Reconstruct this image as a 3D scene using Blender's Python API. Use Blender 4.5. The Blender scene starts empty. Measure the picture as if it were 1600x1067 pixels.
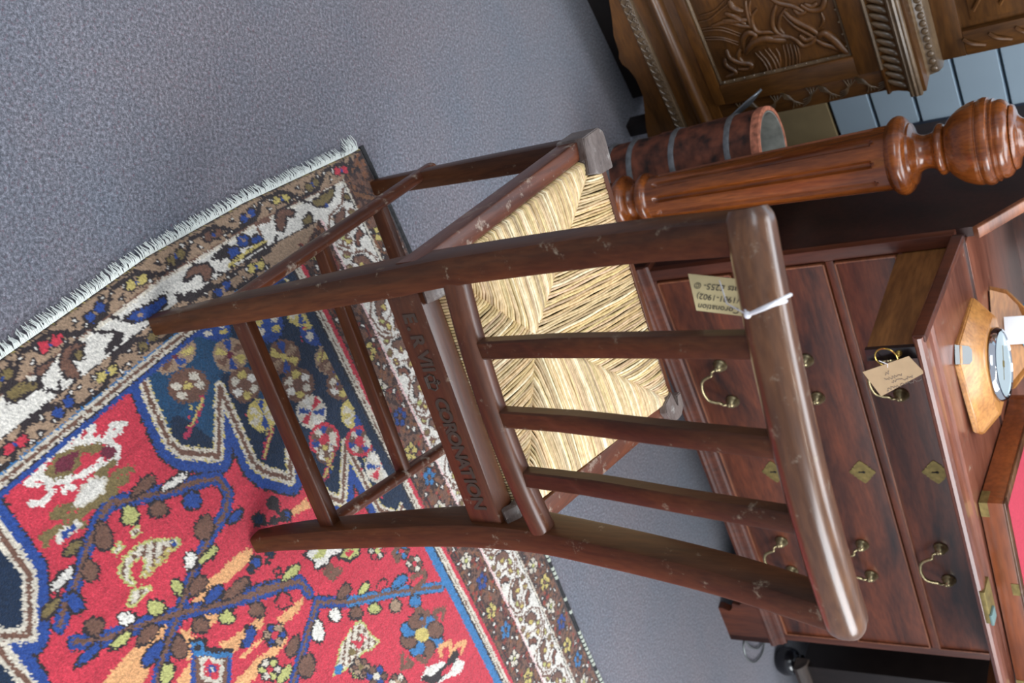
import bpy, bmesh, math, random
import numpy as np
from mathutils import Vector, Matrix
random.seed(7); rng = np.random.default_rng(7)
sc = bpy.context.scene
COL = sc.collection

# ------------------------------------------------------------------ camera
H = 1.18                       # eye height
FPX = 1571.0
PP = np.array([800., 533.5])
_dn = np.array([-2265., 196.5, FPX]); _dn /= np.linalg.norm(_dn)
_up = -_dn
_fw = np.array([0, 0, 1.]); _Y = _fw - _up * (_fw @ _up); _Y /= np.linalg.norm(_Y); _X = np.cross(_Y, _up)
RW = np.array([_X, _Y, _up])   # camera axes -> world
cam_data = bpy.data.cameras.new('camera'); cam = bpy.data.objects.new('camera', cam_data); COL.objects.link(cam)
r_, u_, b_ = RW @ np.array([1, 0, 0]), RW @ np.array([0, -1, 0]), RW @ np.array([0, 0, -1])
cam.matrix_world = Matrix(((r_[0], u_[0], b_[0], 0), (r_[1], u_[1], b_[1], 0), (r_[2], u_[2], b_[2], H), (0, 0, 0, 1)))
cam_data.sensor_width = 36; cam_data.lens = FPX / 1600 * 36; cam_data.clip_start = .02
cam_data.dof.use_dof = True; cam_data.dof.focus_distance = 1.35; cam_data.dof.aperture_fstop = 7.1
sc.camera = cam

# ------------------------------------------------------------------ light
world = bpy.data.worlds.new('world'); sc.world = world; world.use_nodes = True
wn = world.node_tree; bg = wn.nodes['Background']
bg.inputs[0].default_value = (.74, .80, .92, 1); bg.inputs[1].default_value = .46

def area(name, loc, target, sx, sy, power, color):
    d = bpy.data.lights.new(name, 'AREA'); d.shape = 'RECTANGLE'; d.size = sx; d.size_y = sy; d.energy = power; d.color = color
    o = bpy.data.objects.new(name, d); COL.objects.link(o); o.location = loc
    o.rotation_euler = (Vector(target) - Vector(loc)).to_track_quat('-Z', 'Y').to_euler(); return o
area('shop_window_light', (3.4, .6, 1.9), (.3, 1.3, .2), 2.4, 1.8, 105, (.92, .96, 1))
area('rear_window_light', (-1.2, -2.2, 2.3), (0, 1.4, .3), 2.2, 1.4, 30, (.86, .93, 1))
area('overhead_fill', (.2, 2.0, 2.65), (.2, 2.0, 0), 2.2, 1.2, 40, (.90, .95, 1))  # soft fill added above to brighten the back wall and horizontal faces
for i in range(7):
    d = bpy.data.lights.new('ceiling_spot', 'POINT'); d.energy = 4.2; d.color = (1, .93, .82); d.shadow_soft_size = .035
    o = bpy.data.objects.new('ceiling_spot', d); COL.objects.link(o); o.location = (2.0 - .42 * i, .35 + .12 * i, 2.5)
vs = sc.view_settings; vs.view_transform = 'Standard'; vs.look = 'None'; vs.gamma = 1; vs.exposure = .46; vs.use_curve_mapping = False

# ------------------------------------------------------------------ helpers
def ray(p): return RW @ np.array([(p[0] - PP[0]) / FPX, (p[1] - PP[1]) / FPX, 1.])
def frame(x, y, az):
    a = math.radians(az); X = np.array([math.cos(a), math.sin(a), 0]); return np.array([x, y, 0.]), np.array([X, [-X[1], X[0], 0], [0, 0, 1.]])
def lc(fr, p, ax, val):
    """a sight line of the photograph met with the plane (axis ax = val) of a thing's own frame"""
    O, M = fr; o = M @ (np.array([0, 0, H]) - O); r = M @ ray(p); t = (val - o[ax]) / r[ax]; return o + t * r

def lin(c):
    return tuple(((v / 255) / 12.92 if v / 255 <= .04045 else ((v / 255 + .055) / 1.055) ** 2.4) for v in c)
def nodes(m):
    m.use_nodes = True; nt = m.node_tree; return nt, nt.nodes['Principled BSDF']
def setc(b, c): b.inputs['Base Color'].default_value = (*c, 1)
def plain(name, c, rough=.5, metal=0, coat=0, spec=.5, noise=0, ns=60, bump=0):
    m = bpy.data.materials.new(name); nt, b = nodes(m); L = lin(c); setc(b, L)
    b.inputs['Roughness'].default_value = rough; b.inputs['Metallic'].default_value = metal
    b.inputs['Coat Weight'].default_value = coat; b.inputs['Specular IOR Level'].default_value = spec
    if noise or bump:
        tc = nt.nodes.new('ShaderNodeTexCoord'); n = nt.nodes.new('ShaderNodeTexNoise'); n.inputs['Scale'].default_value = ns; n.inputs['Detail'].default_value = 6
        nt.links.new(tc.outputs['Object'], n.inputs['Vector'])
        if noise:
            r = nt.nodes.new('ShaderNodeValToRGB'); nt.links.new(n.outputs['Fac'], r.inputs['Fac'])
            r.color_ramp.elements[0].position = .3; r.color_ramp.elements[1].position = .7
            r.color_ramp.elements[0].color = (*[v * (1 - noise) for v in L], 1); r.color_ramp.elements[1].color = (*[min(1, v * (1 + noise)) for v in L], 1)
            nt.links.new(r.outputs['Color'], b.inputs['Base Color'])
        if bump:
            bp = nt.nodes.new('ShaderNodeBump'); bp.inputs['Strength'].default_value = bump; bp.inputs['Distance'].default_value = .002
            nt.links.new(n.outputs['Fac'], bp.inputs['Height']); nt.links.new(bp.outputs['Normal'], b.inputs['Normal'])
    return m

def wood(name, dark, light, axis=2, rough=.35, coat=.25, scale=14, stretch=9, scuff=0, scuffc=(150, 135, 115), bump=.15, contrast=(.32, .68)):
    m = bpy.data.materials.new(name); nt, b = nodes(m); N = nt.nodes; L = nt.links
    tc = N.new('ShaderNodeTexCoord'); mp = N.new('ShaderNodeMapping'); L.new(tc.outputs['Object'], mp.inputs['Vector'])
    s = [1, 1, 1]; s[axis] = 1 / stretch; mp.inputs['Scale'].default_value = s
    n = N.new('ShaderNodeTexNoise'); n.inputs['Scale'].default_value = scale; n.inputs['Detail'].default_value = 8; n.inputs['Roughness'].default_value = .62; n.inputs['Distortion'].default_value = .6
    L.new(mp.outputs['Vector'], n.inputs['Vector'])
    r = N.new('ShaderNodeValToRGB'); L.new(n.outputs['Fac'], r.inputs['Fac'])
    r.color_ramp.elements[0].position = contrast[0]; r.color_ramp.elements[1].position = contrast[1]
    r.color_ramp.elements[0].color = (*lin(dark), 1); r.color_ramp.elements[1].color = (*lin(light), 1)
    n2 = N.new('ShaderNodeTexNoise'); n2.inputs['Scale'].default_value = scale * 14; n2.inputs['Detail'].default_value = 4
    L.new(mp.outputs['Vector'], n2.inputs['Vector'])
    mx = N.new('ShaderNodeMixRGB'); mx.blend_type = 'MULTIPLY'; mx.inputs['Fac'].default_value = .45
    L.new(r.outputs['Color'], mx.inputs['Color1']); r3 = N.new('ShaderNodeValToRGB'); L.new(n2.outputs['Fac'], r3.inputs['Fac'])
    r3.color_ramp.elements[0].position = .35; r3.color_ramp.elements[0].color = (.35, .3, .3, 1); r3.color_ramp.elements[1].position = .6
    L.new(r3.outputs['Color'], mx.inputs['Color2']); out = mx.outputs['Color']
    rv = None
    if scuff:
        n3 = N.new('ShaderNodeTexNoise'); n3.inputs['Scale'].default_value = 38; n3.inputs['Detail'].default_value = 9; n3.inputs['Roughness'].default_value = .75
        L.new(tc.outputs['Object'], n3.inputs['Vector'])
        r4 = N.new('ShaderNodeValToRGB'); r4.color_ramp.elements[0].position = .63 - scuff * .06; r4.color_ramp.elements[1].position = .76 - scuff * .06
        L.new(n3.outputs['Fac'], r4.inputs['Fac'])
        m2 = N.new('ShaderNodeMixRGB'); L.new(r4.outputs['Color'], m2.inputs['Fac']); L.new(out, m2.inputs['Color1']); m2.inputs['Color2'].default_value = (*lin(scuffc), 1); out = m2.outputs['Color']
        mr = N.new('ShaderNodeMapRange'); L.new(r4.outputs['Color'], mr.inputs['Value']); mr.inputs['To Min'].default_value = rough; mr.inputs['To Max'].default_value = .8
        L.new(mr.outputs['Result'], b.inputs['Roughness'])
    L.new(out, b.inputs['Base Color'])
    if not scuff: b.inputs['Roughness'].default_value = rough
    b.inputs['Coat Weight'].default_value = coat; b.inputs['Coat Roughness'].default_value = .18
    bp = N.new('ShaderNodeBump'); bp.inputs['Strength'].default_value = bump; bp.inputs['Distance'].default_value = .001
    L.new(n2.outputs['Fac'], bp.inputs['Height']); L.new(bp.outputs['Normal'], b.inputs['Normal'])
    return m

def finish(o, smooth=True, ang=35):
    me = o.data
    if smooth:
        bm = bmesh.new(); bm.from_mesh(me)
        for f in bm.faces: f.smooth = True
        a = math.radians(ang)
        for e in bm.edges:
            if len(e.link_faces) == 2 and e.calc_face_angle(0) > a: e.smooth = False
        bm.to_mesh(me); bm.free()

def obj(name, bm, mat, parent=None, smooth=True, ang=35):
    me = bpy.data.meshes.new(name)
    bmesh.ops.recalc_face_normals(bm, faces=bm.faces)
    bm.to_mesh(me); bm.free()
    o = bpy.data.objects.new(name, me); COL.objects.link(o)
    if mat: me.materials.append(mat)
    if parent: o.parent = parent
    finish(o, smooth, ang); return o

def thing(name, label, cat, fr=None, group=None):
    o = bpy.data.objects.new(name, None); COL.objects.link(o); o.empty_display_size = .05
    if fr is not None:
        O, M = fr; o.location = O; o.rotation_euler = (0, 0, math.atan2(M[0][1], M[0][0]))
    o['label'] = label; o['category'] = cat
    if group: o['group'] = group
    return o
def tag(o, label, cat, group=None):
    o['label'] = label; o['category'] = cat
    if group: o['group'] = group
def place(o, fr):
    O, M = fr; o.location = O; o.rotation_euler = (0, 0, math.atan2(M[0][1], M[0][0])); return o
def struct(o): o['kind'] = 'structure'; return o

def box(bm, x0, x1, y0, y1, z0, z1, bev=0.0, seg=2):
    r = bmesh.ops.create_cube(bm, size=1)
    vs_ = r['verts']
    for v in vs_:
        v.co = Vector((x0 + (v.co.x + .5) * (x1 - x0), y0 + (v.co.y + .5) * (y1 - y0), z0 + (v.co.z + .5) * (z1 - z0)))
    if bev:
        ed = list({e for v in vs_ for e in v.link_edges})
        bmesh.ops.bevel(bm, geom=ed, offset=bev, segments=seg, profile=.6, affect='EDGES')
def boxobj(name, dims, mat, parent, bev=.002, seg=2):
    bm = bmesh.new(); box(bm, *dims, bev=bev, seg=seg); return obj(name, bm, mat, parent)

def rrect(r=.2, n=3):
    """unit rounded rectangle section"""
    pts = []
    for cx, cy, a0 in ((.5, .5, 0), (-.5, .5, 90), (-.5, -.5, 180), (.5, -.5, 270)):
        for k in range(n):
            a = math.radians(a0 + 90 * k / (n - 1)); pts.append((cx - math.copysign(r, cx) + r * math.cos(a), cy - math.copysign(r, cy) + r * math.sin(a)))
    return pts
def circ(n=10): return [(.5 * math.cos(2 * math.pi * k / n), .5 * math.sin(2 * math.pi * k / n)) for k in range(n)]
def sweep(bm, pts, w, d, side, sec=None, cap=True, closed=False):
    """section (w along side, d along the other normal) carried along pts"""
    sec = sec or rrect(.15); pts = [Vector(p) for p in pts]; n = len(pts); side = Vector(side)
    W = w if hasattr(w, '__len__') else [w] * n; D = d if hasattr(d, '__len__') else [d] * n
    rings = []
    for i, p in enumerate(pts):
        a = pts[(i - 1) % n] if closed or i > 0 else p; c = pts[(i + 1) % n] if closed or i < n - 1 else p
        t = (c - a).normalized(); s = (side - t * side.dot(t))
        if s.length < 1e-4: s = t.orthogonal()
        s.normalize(); u = t.cross(s)
        rings.append([bm.verts.new(p + s * x * W[i] + u * y * D[i]) for x, y in sec])
    m = len(sec)
    for i in range(n if closed else n - 1):
        A, B = rings[i], rings[(i + 1) % n]
        for k in range(m): bm.faces.new((A[k], A[(k + 1) % m], B[(k + 1) % m], B[k]))
    if cap and not closed:
        bm.faces.new(rings[0][::-1]); bm.faces.new(rings[-1])
def smooth_pts(pts, n=8):
    """Catmull-Rom through pts"""
    P = [Vector(p) for p in pts]; P = [P[0] * 2 - P[1]] + P + [P[-1] * 2 - P[-2]]; out = []
    for i in range(1, len(P) - 2):
        for k in range(n):
            t = k / n; a, b, c, d = P[i - 1], P[i], P[i + 1], P[i + 2]
            out.append(.5 * ((2 * b) + (c - a) * t + (2 * a - 5 * b + 4 * c - d) * t * t + (3 * b - a - 3 * c + d) * t ** 3))
    out.append(P[-2]); return out
def tube(bm, pts, r, n=8, closed=False):
    R = [2 * v for v in r] if hasattr(r, '__len__') else 2 * r
    sweep(bm, pts, R, R, (.31, .52, .8), circ(n), True, closed)
def lathe(bm, prof, n=48, cx=0, cy=0, rmod=None, cap=True):
    """prof: list of (z, r)"""
    rings = []
    for z, r in prof:
        if r < 1e-5: rings.append([bm.verts.new((cx, cy, z))]); continue
        ring = []
        for k in range(n):
            a = 2 * math.pi * k / n; rr = r * (rmod(z, a) if rmod else 1)
            ring.append(bm.verts.new((cx + rr * math.cos(a), cy + rr * math.sin(a), z)))
        rings.append(ring)
    for A, B in zip(rings, rings[1:]):
        if len(A) == 1 and len(B) == 1: continue
        for k in range(n):
            if len(A) == 1: bm.faces.new((A[0], B[(k + 1) % n], B[k]))
            elif len(B) == 1: bm.faces.new((A[k], A[(k + 1) % n], B[0]))
            else: bm.faces.new((A[k], A[(k + 1) % n], B[(k + 1) % n], B[k]))
    if not cap: return
    if len(rings[0]) > 1: bm.faces.new(rings[0][::-1])
    if len(rings[-1]) > 1: bm.faces.new(rings[-1])
def spline1(pts, n=5):
    q = smooth_pts([(p[0], p[1], 0) for p in pts], n); return [(v.x, max(v.y, 0)) for v in q]
def prism(bm, poly, n0, n1, axis='y'):
    """poly of (a,b) extruded; axis y: (a,n,b), axis z: (a,b,n), axis x: (n,a,b)"""
    f = {'y': lambda a, b, n: (a, n, b), 'z': lambda a, b, n: (a, b, n), 'x': lambda a, b, n: (n, a, b)}[axis]
    A = [bm.verts.new(f(a, b, n0)) for a, b in poly]; B = [bm.verts.new(f(a, b, n1)) for a, b in poly]
    k = len(poly)
    for i in range(k): bm.faces.new((A[i], A[(i + 1) % k], B[(i + 1) % k], B[i]))
    bm.faces.new(A[::-1]); bm.faces.new(B)
def text_mesh(s, size, extr=.0004, bold=0, shear=0, align='CENTER'):
    cu = bpy.data.curves.new('t', 'FONT'); cu.body = s; cu.size = size; cu.extrude = extr; cu.offset = bold; cu.shear = shear; cu.align_x = align; cu.align_y = 'CENTER'
    o = bpy.data.objects.new('t', cu); COL.objects.link(o)
    me = bpy.data.meshes.new_from_object(o.evaluated_get(bpy.context.evaluated_depsgraph_get())); bpy.data.objects.remove(o); return me
def text_obj(name, s, size, mat, parent, mtx, **k):
    me = text_mesh(s, size, **k); me.transform(mtx); me.materials.clear(); me.materials.append(mat); me.name = name
    o = bpy.data.objects.new(name, me); COL.objects.link(o); o.parent = parent; return o

# ------------------------------------------------------------------ materials
M_mah = wood('dark_mahogany', (52, 27, 13), (92, 52, 26), 2, .42, .10, 16, 9, scuff=.5)
M_mah.node_tree.nodes['Principled BSDF'].inputs['Specular IOR Level'].default_value = .35
M_mahx = wood('dark_mahogany_cross', (54, 26, 13), (98, 53, 27), 0, .38, .2, 16, 9, scuff=.35)
M_mahy = wood('dark_mahogany_long', (62, 28, 16), (116, 62, 36), 1, .38, .2, 16, 9, scuff=1.3, scuffc=(176, 160, 142))
M_rail = wood('worn_walnut_rail', (66, 36, 22), (120, 80, 48), 0, .28, .45, 16, 9, scuff=.7)
M_block = wood('weathered_block', (74, 60, 54), (124, 112, 106), 0, .45, .1, 22, 3, scuff=1.2, scuffc=(170, 166, 160))
M_letter = plain('stamped_letter', (58, 44, 35), .7)
M_rush = None
M_bur = wood('bureau_mahogany', (48, 21, 14), (106, 54, 32), 2, .42, .15, 9, 7, contrast=(.3, .7))
M_burx = wood('bureau_mahogany_cross', (36, 16, 12), (118, 60, 34), 0, .38, .2, 13, 5, contrast=(.34, .68))
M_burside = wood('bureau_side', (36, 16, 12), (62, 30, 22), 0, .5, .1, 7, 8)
M_bead = wood('cock_bead', (92, 50, 30), (150, 92, 60), 0, .4, .2, 20, 9)
M_loper = wood('raw_mahogany', (104, 64, 30), (160, 106, 56), 1, .55, .0, 12, 7)
M_fall = wood('fall_mahogany', (84, 44, 32), (140, 86, 66), 0, .3, .3, 9, 8, scuff=.3)
M_orange = wood('writing_box_mahogany', (104, 50, 20), (158, 84, 40), 0, .4, .2, 8, 8)
M_post = wood('bedpost_mahogany', (76, 34, 10), (156, 84, 32), 2, .22, .6, 14, 7)
M_oak = wood('carved_oak', (62, 38, 13), (112, 70, 26), 0, .42, .25, 13, 6)
M_oakz = wood('carved_oak_upright', (62, 38, 13), (112, 70, 26), 2, .42, .25, 13, 6)
M_oakpale = wood('rubbed_oak', (70, 54, 36), (126, 104, 78), 0, .35, .4, 30, 3)
M_brass = plain('aged_brass', (158, 144, 108), .3, .85, noise=.35, ns=120)
M_brassb = plain('bright_brass', (205, 170, 90), .22, .95)
M_brassd = plain('dull_brass', (132, 116, 70), .5, .7, noise=.3, ns=90)
M_ebony = plain('ebonised', (30, 24, 26), .3, coat=.3)
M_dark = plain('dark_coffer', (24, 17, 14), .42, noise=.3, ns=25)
M_black = plain('polished_black', (20, 20, 24), .2, coat=.5)
M_card = plain('cream_card', (222, 206, 156), .8, noise=.04, ns=60)
M_card2 = plain('buff_card', (176, 150, 116), .8, noise=.05, ns=60)
M_ink = plain('ink', (70, 62, 60), .8)
M_ink2 = plain('faint_ink', (120, 108, 100), .8)
M_white = plain('white_string', (235, 235, 238), .7)
M_label = plain('white_label', (235, 240, 245), .6)
M_baize = plain('red_baize', (168, 48, 66), .95, noise=.12, ns=200, bump=.3)
M_hon = wood('honey_wood', (158, 98, 44), (216, 156, 88), 0, .32, .3, 16, 5)
M_olive = wood('olive_wood', (110, 82, 40), (150, 116, 62), 0, .4, .2, 16, 5)
M_chrome = plain('chrome', (225, 228, 232), .1, 1.0)
M_nickel = plain('grey_nickel', (130, 136, 140), .3, .8)
M_dial = plain('pale_dial', (190, 205, 210), .15, 0, coat=.8)
M_cyl = plain('rusted_stave', (88, 46, 30), .75, noise=.9, ns=34, bump=.8)
M_orim = plain('red_lead_rim', (178, 110, 84), .8, noise=.5, ns=80, bump=.8)
M_hoop = plain('grey_iron_hoop', (120, 122, 124), .5, .5, noise=.3, ns=70, bump=.3)
M_inside = plain('grey_lining', (128, 128, 120), .85, noise=.3, ns=40)
M_navy = plain('navy_paint', (50, 58, 76), .5)
M_wallp = plain('pale_blue_board', (176, 196, 210), .3, noise=.03, ns=6)
M_groove = plain('groove_shadow', (120, 128, 122), .6)
M_tan = plain('tan_board', (150, 130, 92), .7, noise=.12, ns=14)
# ------------------------------------------------------------------ floor carpet
def carpet_mat():
    m = bpy.data.materials.new('grey_cord_carpet'); nt, b = nodes(m); N = nt.nodes; L = nt.links
    tc = N.new('ShaderNodeTexCoord')
    def noise(s, d=4, r=.6):
        n = N.new('ShaderNodeTexNoise'); n.inputs['Scale'].default_value = s; n.inputs['Detail'].default_value = d; n.inputs['Roughness'].default_value = r
        L.new(tc.outputs['Object'], n.inputs['Vector']); return n
    f = noise(210, 6, .85); r = N.new('ShaderNodeValToRGB'); L.new(f.outputs['Fac'], r.inputs['Fac'])
    e = r.color_ramp.elements; e[0].position = .34; e[0].color = (*lin((58, 58, 62)), 1); e[1].position = .66; e[1].color = (*lin((176, 176, 184)), 1)
    k = r.color_ramp.elements.new(.5); k.color = (*lin((112, 113, 121)), 1)
    g = noise(170, 3); sp = N.new('ShaderNodeValToRGB'); L.new(g.outputs['Color'], sp.inputs['Fac'])
    mx = N.new('ShaderNodeMixRGB'); mx.blend_type = 'MIX'; rr = N.new('ShaderNodeValToRGB'); L.new(g.outputs['Fac'], rr.inputs['Fac'])
    rr.color_ramp.elements[0].position = .58; rr.color_ramp.elements[1].position = .68; rr.color_ramp.elements[1].color = (.55, .55, .55, 1)
    L.new(rr.outputs['Color'], mx.inputs['Fac']); L.new(r.outputs['Color'], mx.inputs['Color1']); mx.inputs['Color2'].default_value = (*lin((122, 84, 96)), 1)
    big = noise(2.6, 5); br = N.new('ShaderNodeValToRGB'); L.new(big.outputs['Fac'], br.inputs['Fac'])
    br.color_ramp.elements[0].position = .36; br.color_ramp.elements[0].color = (.80, .86, .92, 1); br.color_ramp.elements[1].position = .62; br.color_ramp.elements[1].color = (1, .93, .93, 1)
    m2 = N.new('ShaderNodeMixRGB'); m2.blend_type = 'MULTIPLY'; m2.inputs['Fac'].default_value = 1; L.new(mx.outputs['Color'], m2.inputs['Color1']); L.new(br.outputs['Color'], m2.inputs['Color2'])
    L.new(m2.outputs['Color'], b.inputs['Base Color']); b.inputs['Roughness'].default_value = .95; b.inputs['Specular IOR Level'].default_value = .15
    b.inputs['Sheen Weight'].default_value = .25
    bp = N.new('ShaderNodeBump'); bp.inputs['Strength'].default_value = .7; bp.inputs['Distance'].default_value = .003; L.new(f.outputs['Fac'], bp.inputs['Height']); L.new(bp.outputs['Normal'], b.inputs['Normal'])
    return m
bm = bmesh.new(); box(bm, -3.2, 4.2, -2.6, 6.2, -.05, 0)
floor = struct(obj('floor', bm, carpet_mat(), None, False))

# ------------------------------------------------------------------ back wall: slotted display boards above a tan skirting
FW = frame(0, 3.5, 46)
wall = bpy.data.objects.new('wall_back', None); COL.objects.link(wall); place(wall, FW); wall['kind'] = 'structure'
boxobj('backing', (-3.0, 2.6, .018, .08, 0, 2.7), M_groove, wall, 0)
zs = [.342 + .1125 * k for k in range(21)]
for a, b in zip(zs, zs[1:]):
    bm = bmesh.new(); prism(bm, [(.0, a + .006), (.0, b - .006), (.016, b - .001), (.016, a + .001)], -3.0, -.735, 'x'); obj('board', bm, M_wallp, wall)
side = boxobj('wall_right', (-.735, 2.6, -.012, .017, .0, 2.7), M_navy, None, .003); place(side, FW); struct(side)
bs = boxobj('baseboard_back', (-3.0, -.736, -.004, .017, 0, .338), M_tan, None, .002); place(bs, FW); struct(bs)

# ------------------------------------------------------------------ the rug: woven colour laid out knot by knot on a real pile surface
G0 = np.array([0, 0, H]) + ray((543, 236)) * (-H / ray((543, 236))[2])
FR = frame(G0[0], G0[1], 29.5)
PIT = .0022; A0, A1, B0, B1 = 0., 1.66, -1.40, .03
NA, NB = int((A1 - A0) / PIT), int((B1 - B0) / PIT)
eb = np.array([-1.3, -.7, -.586, -.456, -.263, -.12, 0, .05]); ev = np.array([-.030, -.038, -.04, -.043, -.030, -.012, .003, .006])
edge = lambda b: np.interp(b, eb, ev)
wgt = lambda a: np.clip(1 - (a - .2) / .35, 0, 1)
def rc(p): v = lc(FR, p, 2, .006)[:2]; return v
def gi(p):
    a, b = rc(p); a2 = a - edge(b) * wgt(a); return np.array([(a2 - A0) / PIT, (b - B0) / PIT])
RED, NAVY, TEAL, BLUE, LBLUE = (194, 56, 72), (24, 42, 66), (30, 70, 104), (40, 70, 138), (56, 116, 168)
CREAM, WHITE, BROWN, TAN, DARK = (206, 197, 180), (220, 215, 205), (112, 80, 66), (158, 132, 108), (48, 40, 42)
OLIVE, GOLD, PEACH, LIME, MAR = (120, 104, 66), (196, 178, 104), (222, 164, 112), (182, 182, 112), (104, 40, 56)
IMG = np.zeros((NA, NB, 3), np.float32); IMG[:] = RED
ii, jj = np.meshgrid((np.arange(NA) + .5), (np.arange(NB) + .5), indexing='ij')
aa, bb = ii * PIT + A0, jj * PIT + B0
def win(P, pad):
    lo = np.floor(P.min(0) - pad).astype(int); hi = np.ceil(P.max(0) + pad).astype(int) + 1
    lo = np.maximum(lo, 0); hi = np.minimum(hi, (NA, NB)); return lo, hi
def fillg(P, col, mask=None):
    P = np.asarray(P, float); lo, hi = win(P, 0)
    if (hi <= lo).any(): return
    y, x = ii[lo[0]:hi[0], lo[1]:hi[1]], jj[lo[0]:hi[0], lo[1]:hi[1]]; ins = np.zeros(y.shape, bool)
    for k in range(len(P)):
        (y1, x1), (y2, x2) = P[k], P[(k + 1) % len(P)]
        if y1 == y2: continue
        c = ((y1 > y) != (y2 > y)) & (x < (x2 - x1) * (y - y1) / (y2 - y1) + x1); ins ^= c
    if mask is not None: ins &= mask[lo[0]:hi[0], lo[1]:hi[1]]
    IMG[lo[0]:hi[0], lo[1]:hi[1]][ins] = col
def strokeg(P, col, w):
    """w in knots (half width)"""
    P = np.asarray(P, float); lo, hi = win(P, w + 1)
    if (hi <= lo).any(): return
    y, x = ii[lo[0]:hi[0], lo[1]:hi[1]], jj[lo[0]:hi[0], lo[1]:hi[1]]; ins = np.zeros(y.shape, bool)
    for k in range(len(P) - 1):
        p, q = P[k], P[k + 1]; d = q - p; L2 = max(d @ d, 1e-6)
        t = np.clip(((y - p[0]) * d[0] + (x - p[1]) * d[1]) / L2, 0, 1)
        ins |= (y - p[0] - t * d[0]) ** 2 + (x - p[1] - t * d[1]) ** 2 < w * w
    IMG[lo[0]:hi[0], lo[1]:hi[1]][ins] = col
VIEW = {'7': (0, 400, 2.6667), '8': (0, 667, 2.6667), '1': (350, 700, 2.6667), '2': (0, 200, 2.6667), 'F': (0, 0, 1.), '6': (200, 200, 3.3333), '9': (640, 820, 4.319), '3': (560, 380, 3.335)}
def T(v, pts): x0, y0, s = VIEW[v]; return np.array([gi((x0 + x / s, y0 + y / s)) for x, y in pts])
def fill(v, pts, col): fillg(T(v, pts), col)
def line(v, pts, col, w): strokeg(T(v, pts), col, w)
def blob(v, pts, col, oc=DARK, ow=.9):
    P = T(v, pts); fillg(P, col); strokeg(np.vstack([P, P[:1]]), oc, ow)
def ell(v, x, y, rx, ry, col, oc=None, rot=0, ow=.9):
    r = math.radians(rot); pts = [(x + rx * math.cos(t) * math.cos(r) - ry * math.sin(t) * math.sin(r), y + rx * math.cos(t) * math.sin(r) + ry * math.sin(t) * math.cos(r)) for t in np.linspace(0, 2 * math.pi, 15)[:-1]]
    if oc: blob(v, pts, col, oc, ow)
    else: fill(v, pts, col)
def leaf(v, b, t, w, col, oc=DARK):
    (x1, y1), (x2, y2) = b, t; dx, dy = x2 - x1, y2 - y1; L = math.hypot(dx, dy); nx, ny = -dy / L * w / 2, dx / L * w / 2
    pts = [(x1, y1)] + [(x1 + dx * f + nx * g, y1 + dy * f + ny * g) for f, g in ((.25, .7), (.6, 1), (.9, .7))] + [(x2, y2)] + [(x1 + dx * f - nx * g, y1 + dy * f - ny * g) for f, g in ((.9, .7), (.6, 1), (.25, .7))]
    blob(v, pts, col, oc, .75)

# tan-rose streaks and patches in the field
for p in ([(1045, 495), (1000, 512), (880, 620), (770, 745), (820, 738), (930, 650), (1045, 545)], [(690, 810), (560, 900), (470, 1000), (370, 1110), (560, 1110), (640, 960), (700, 860)],
          [(740, 830), (800, 870), (860, 900), (790, 960), (700, 1100), (900, 1100), (770, 960)], [(1270, 290), (1200, 350), (1205, 370), (1290, 330)], [(1265, 700), (1150, 800), (1170, 830), (1250, 760)],
          [(1100, 770), (960, 880), (900, 900), (960, 950), (1090, 830)], [(1200, 850), (1040, 1000), (980, 1090), (1020, 1090), (1190, 900)], [(1040, 630), (900, 720), (760, 860), (840, 850), (980, 740)]):
    fill('8', p, PEACH)
for p in ([(1010, 590), (900, 700), (830, 770)], [(1060, 600), (960, 700), (920, 730)], [(1150, 830), (1000, 960)], [(1080, 960), (980, 1067)]): line('8', p, RED if p[0][0] < 1070 else PEACH, 1.2)

# corner spandrel with its stepped outline, and the medallion tips at the left
Z1 = [(212, 560), (232, 622), (262, 690), (280, 703), (338, 708), (341, 604), (392, 720), (408, 733), (452, 747), (447, 655), (500, 762), (512, 776), (534, 783), (538, 692), (575, 765), (592, 797), (622, 806), (637, 762), (654, 792), (668, 810)]
Z2 = [(-90, 700), (-60, 745), (0, 838), (42, 893), (44, 988), (0, 991), (-25, 985), (-25, 990), (0, 1018), (42, 1067), (62, 1130)]
for Z in (Z1, Z2):
    line('F', Z, DARK, 11.5); line('F', Z, BLUE, 10.2)
ga = lambda a, b: np.array([(a - A0) / PIT, (b - B0) / PIT])
P1 = T('F', Z1); bE = -.236
corner = np.vstack([P1, [ga(rc((668, 810))[0], bE), ga(.136, bE), ga(.136, rc((212, 560))[1] - .01)]])
inner = np.vstack([P1[:-1], [ga(.62, bE)], [ga(.1, bE)], [ga(.1, -.56)]])
fillg(inner, NAVY)
m_ = (bb < -.40)
fillg(inner, TEAL, m_ & (aa < .24 + .04 * np.sin(bb * 60)))
fillg(np.vstack([T('F', Z2), T('F', [(-200, 1130), (-200, 700)])]), NAVY)
for Z in (Z1, Z2):
    line('F', Z, GOLD if Z is Z1 else CREAM, 4.1); line('F', Z, CREAM, 3.6); line('F', Z, BROWN, 1.5)

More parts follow.
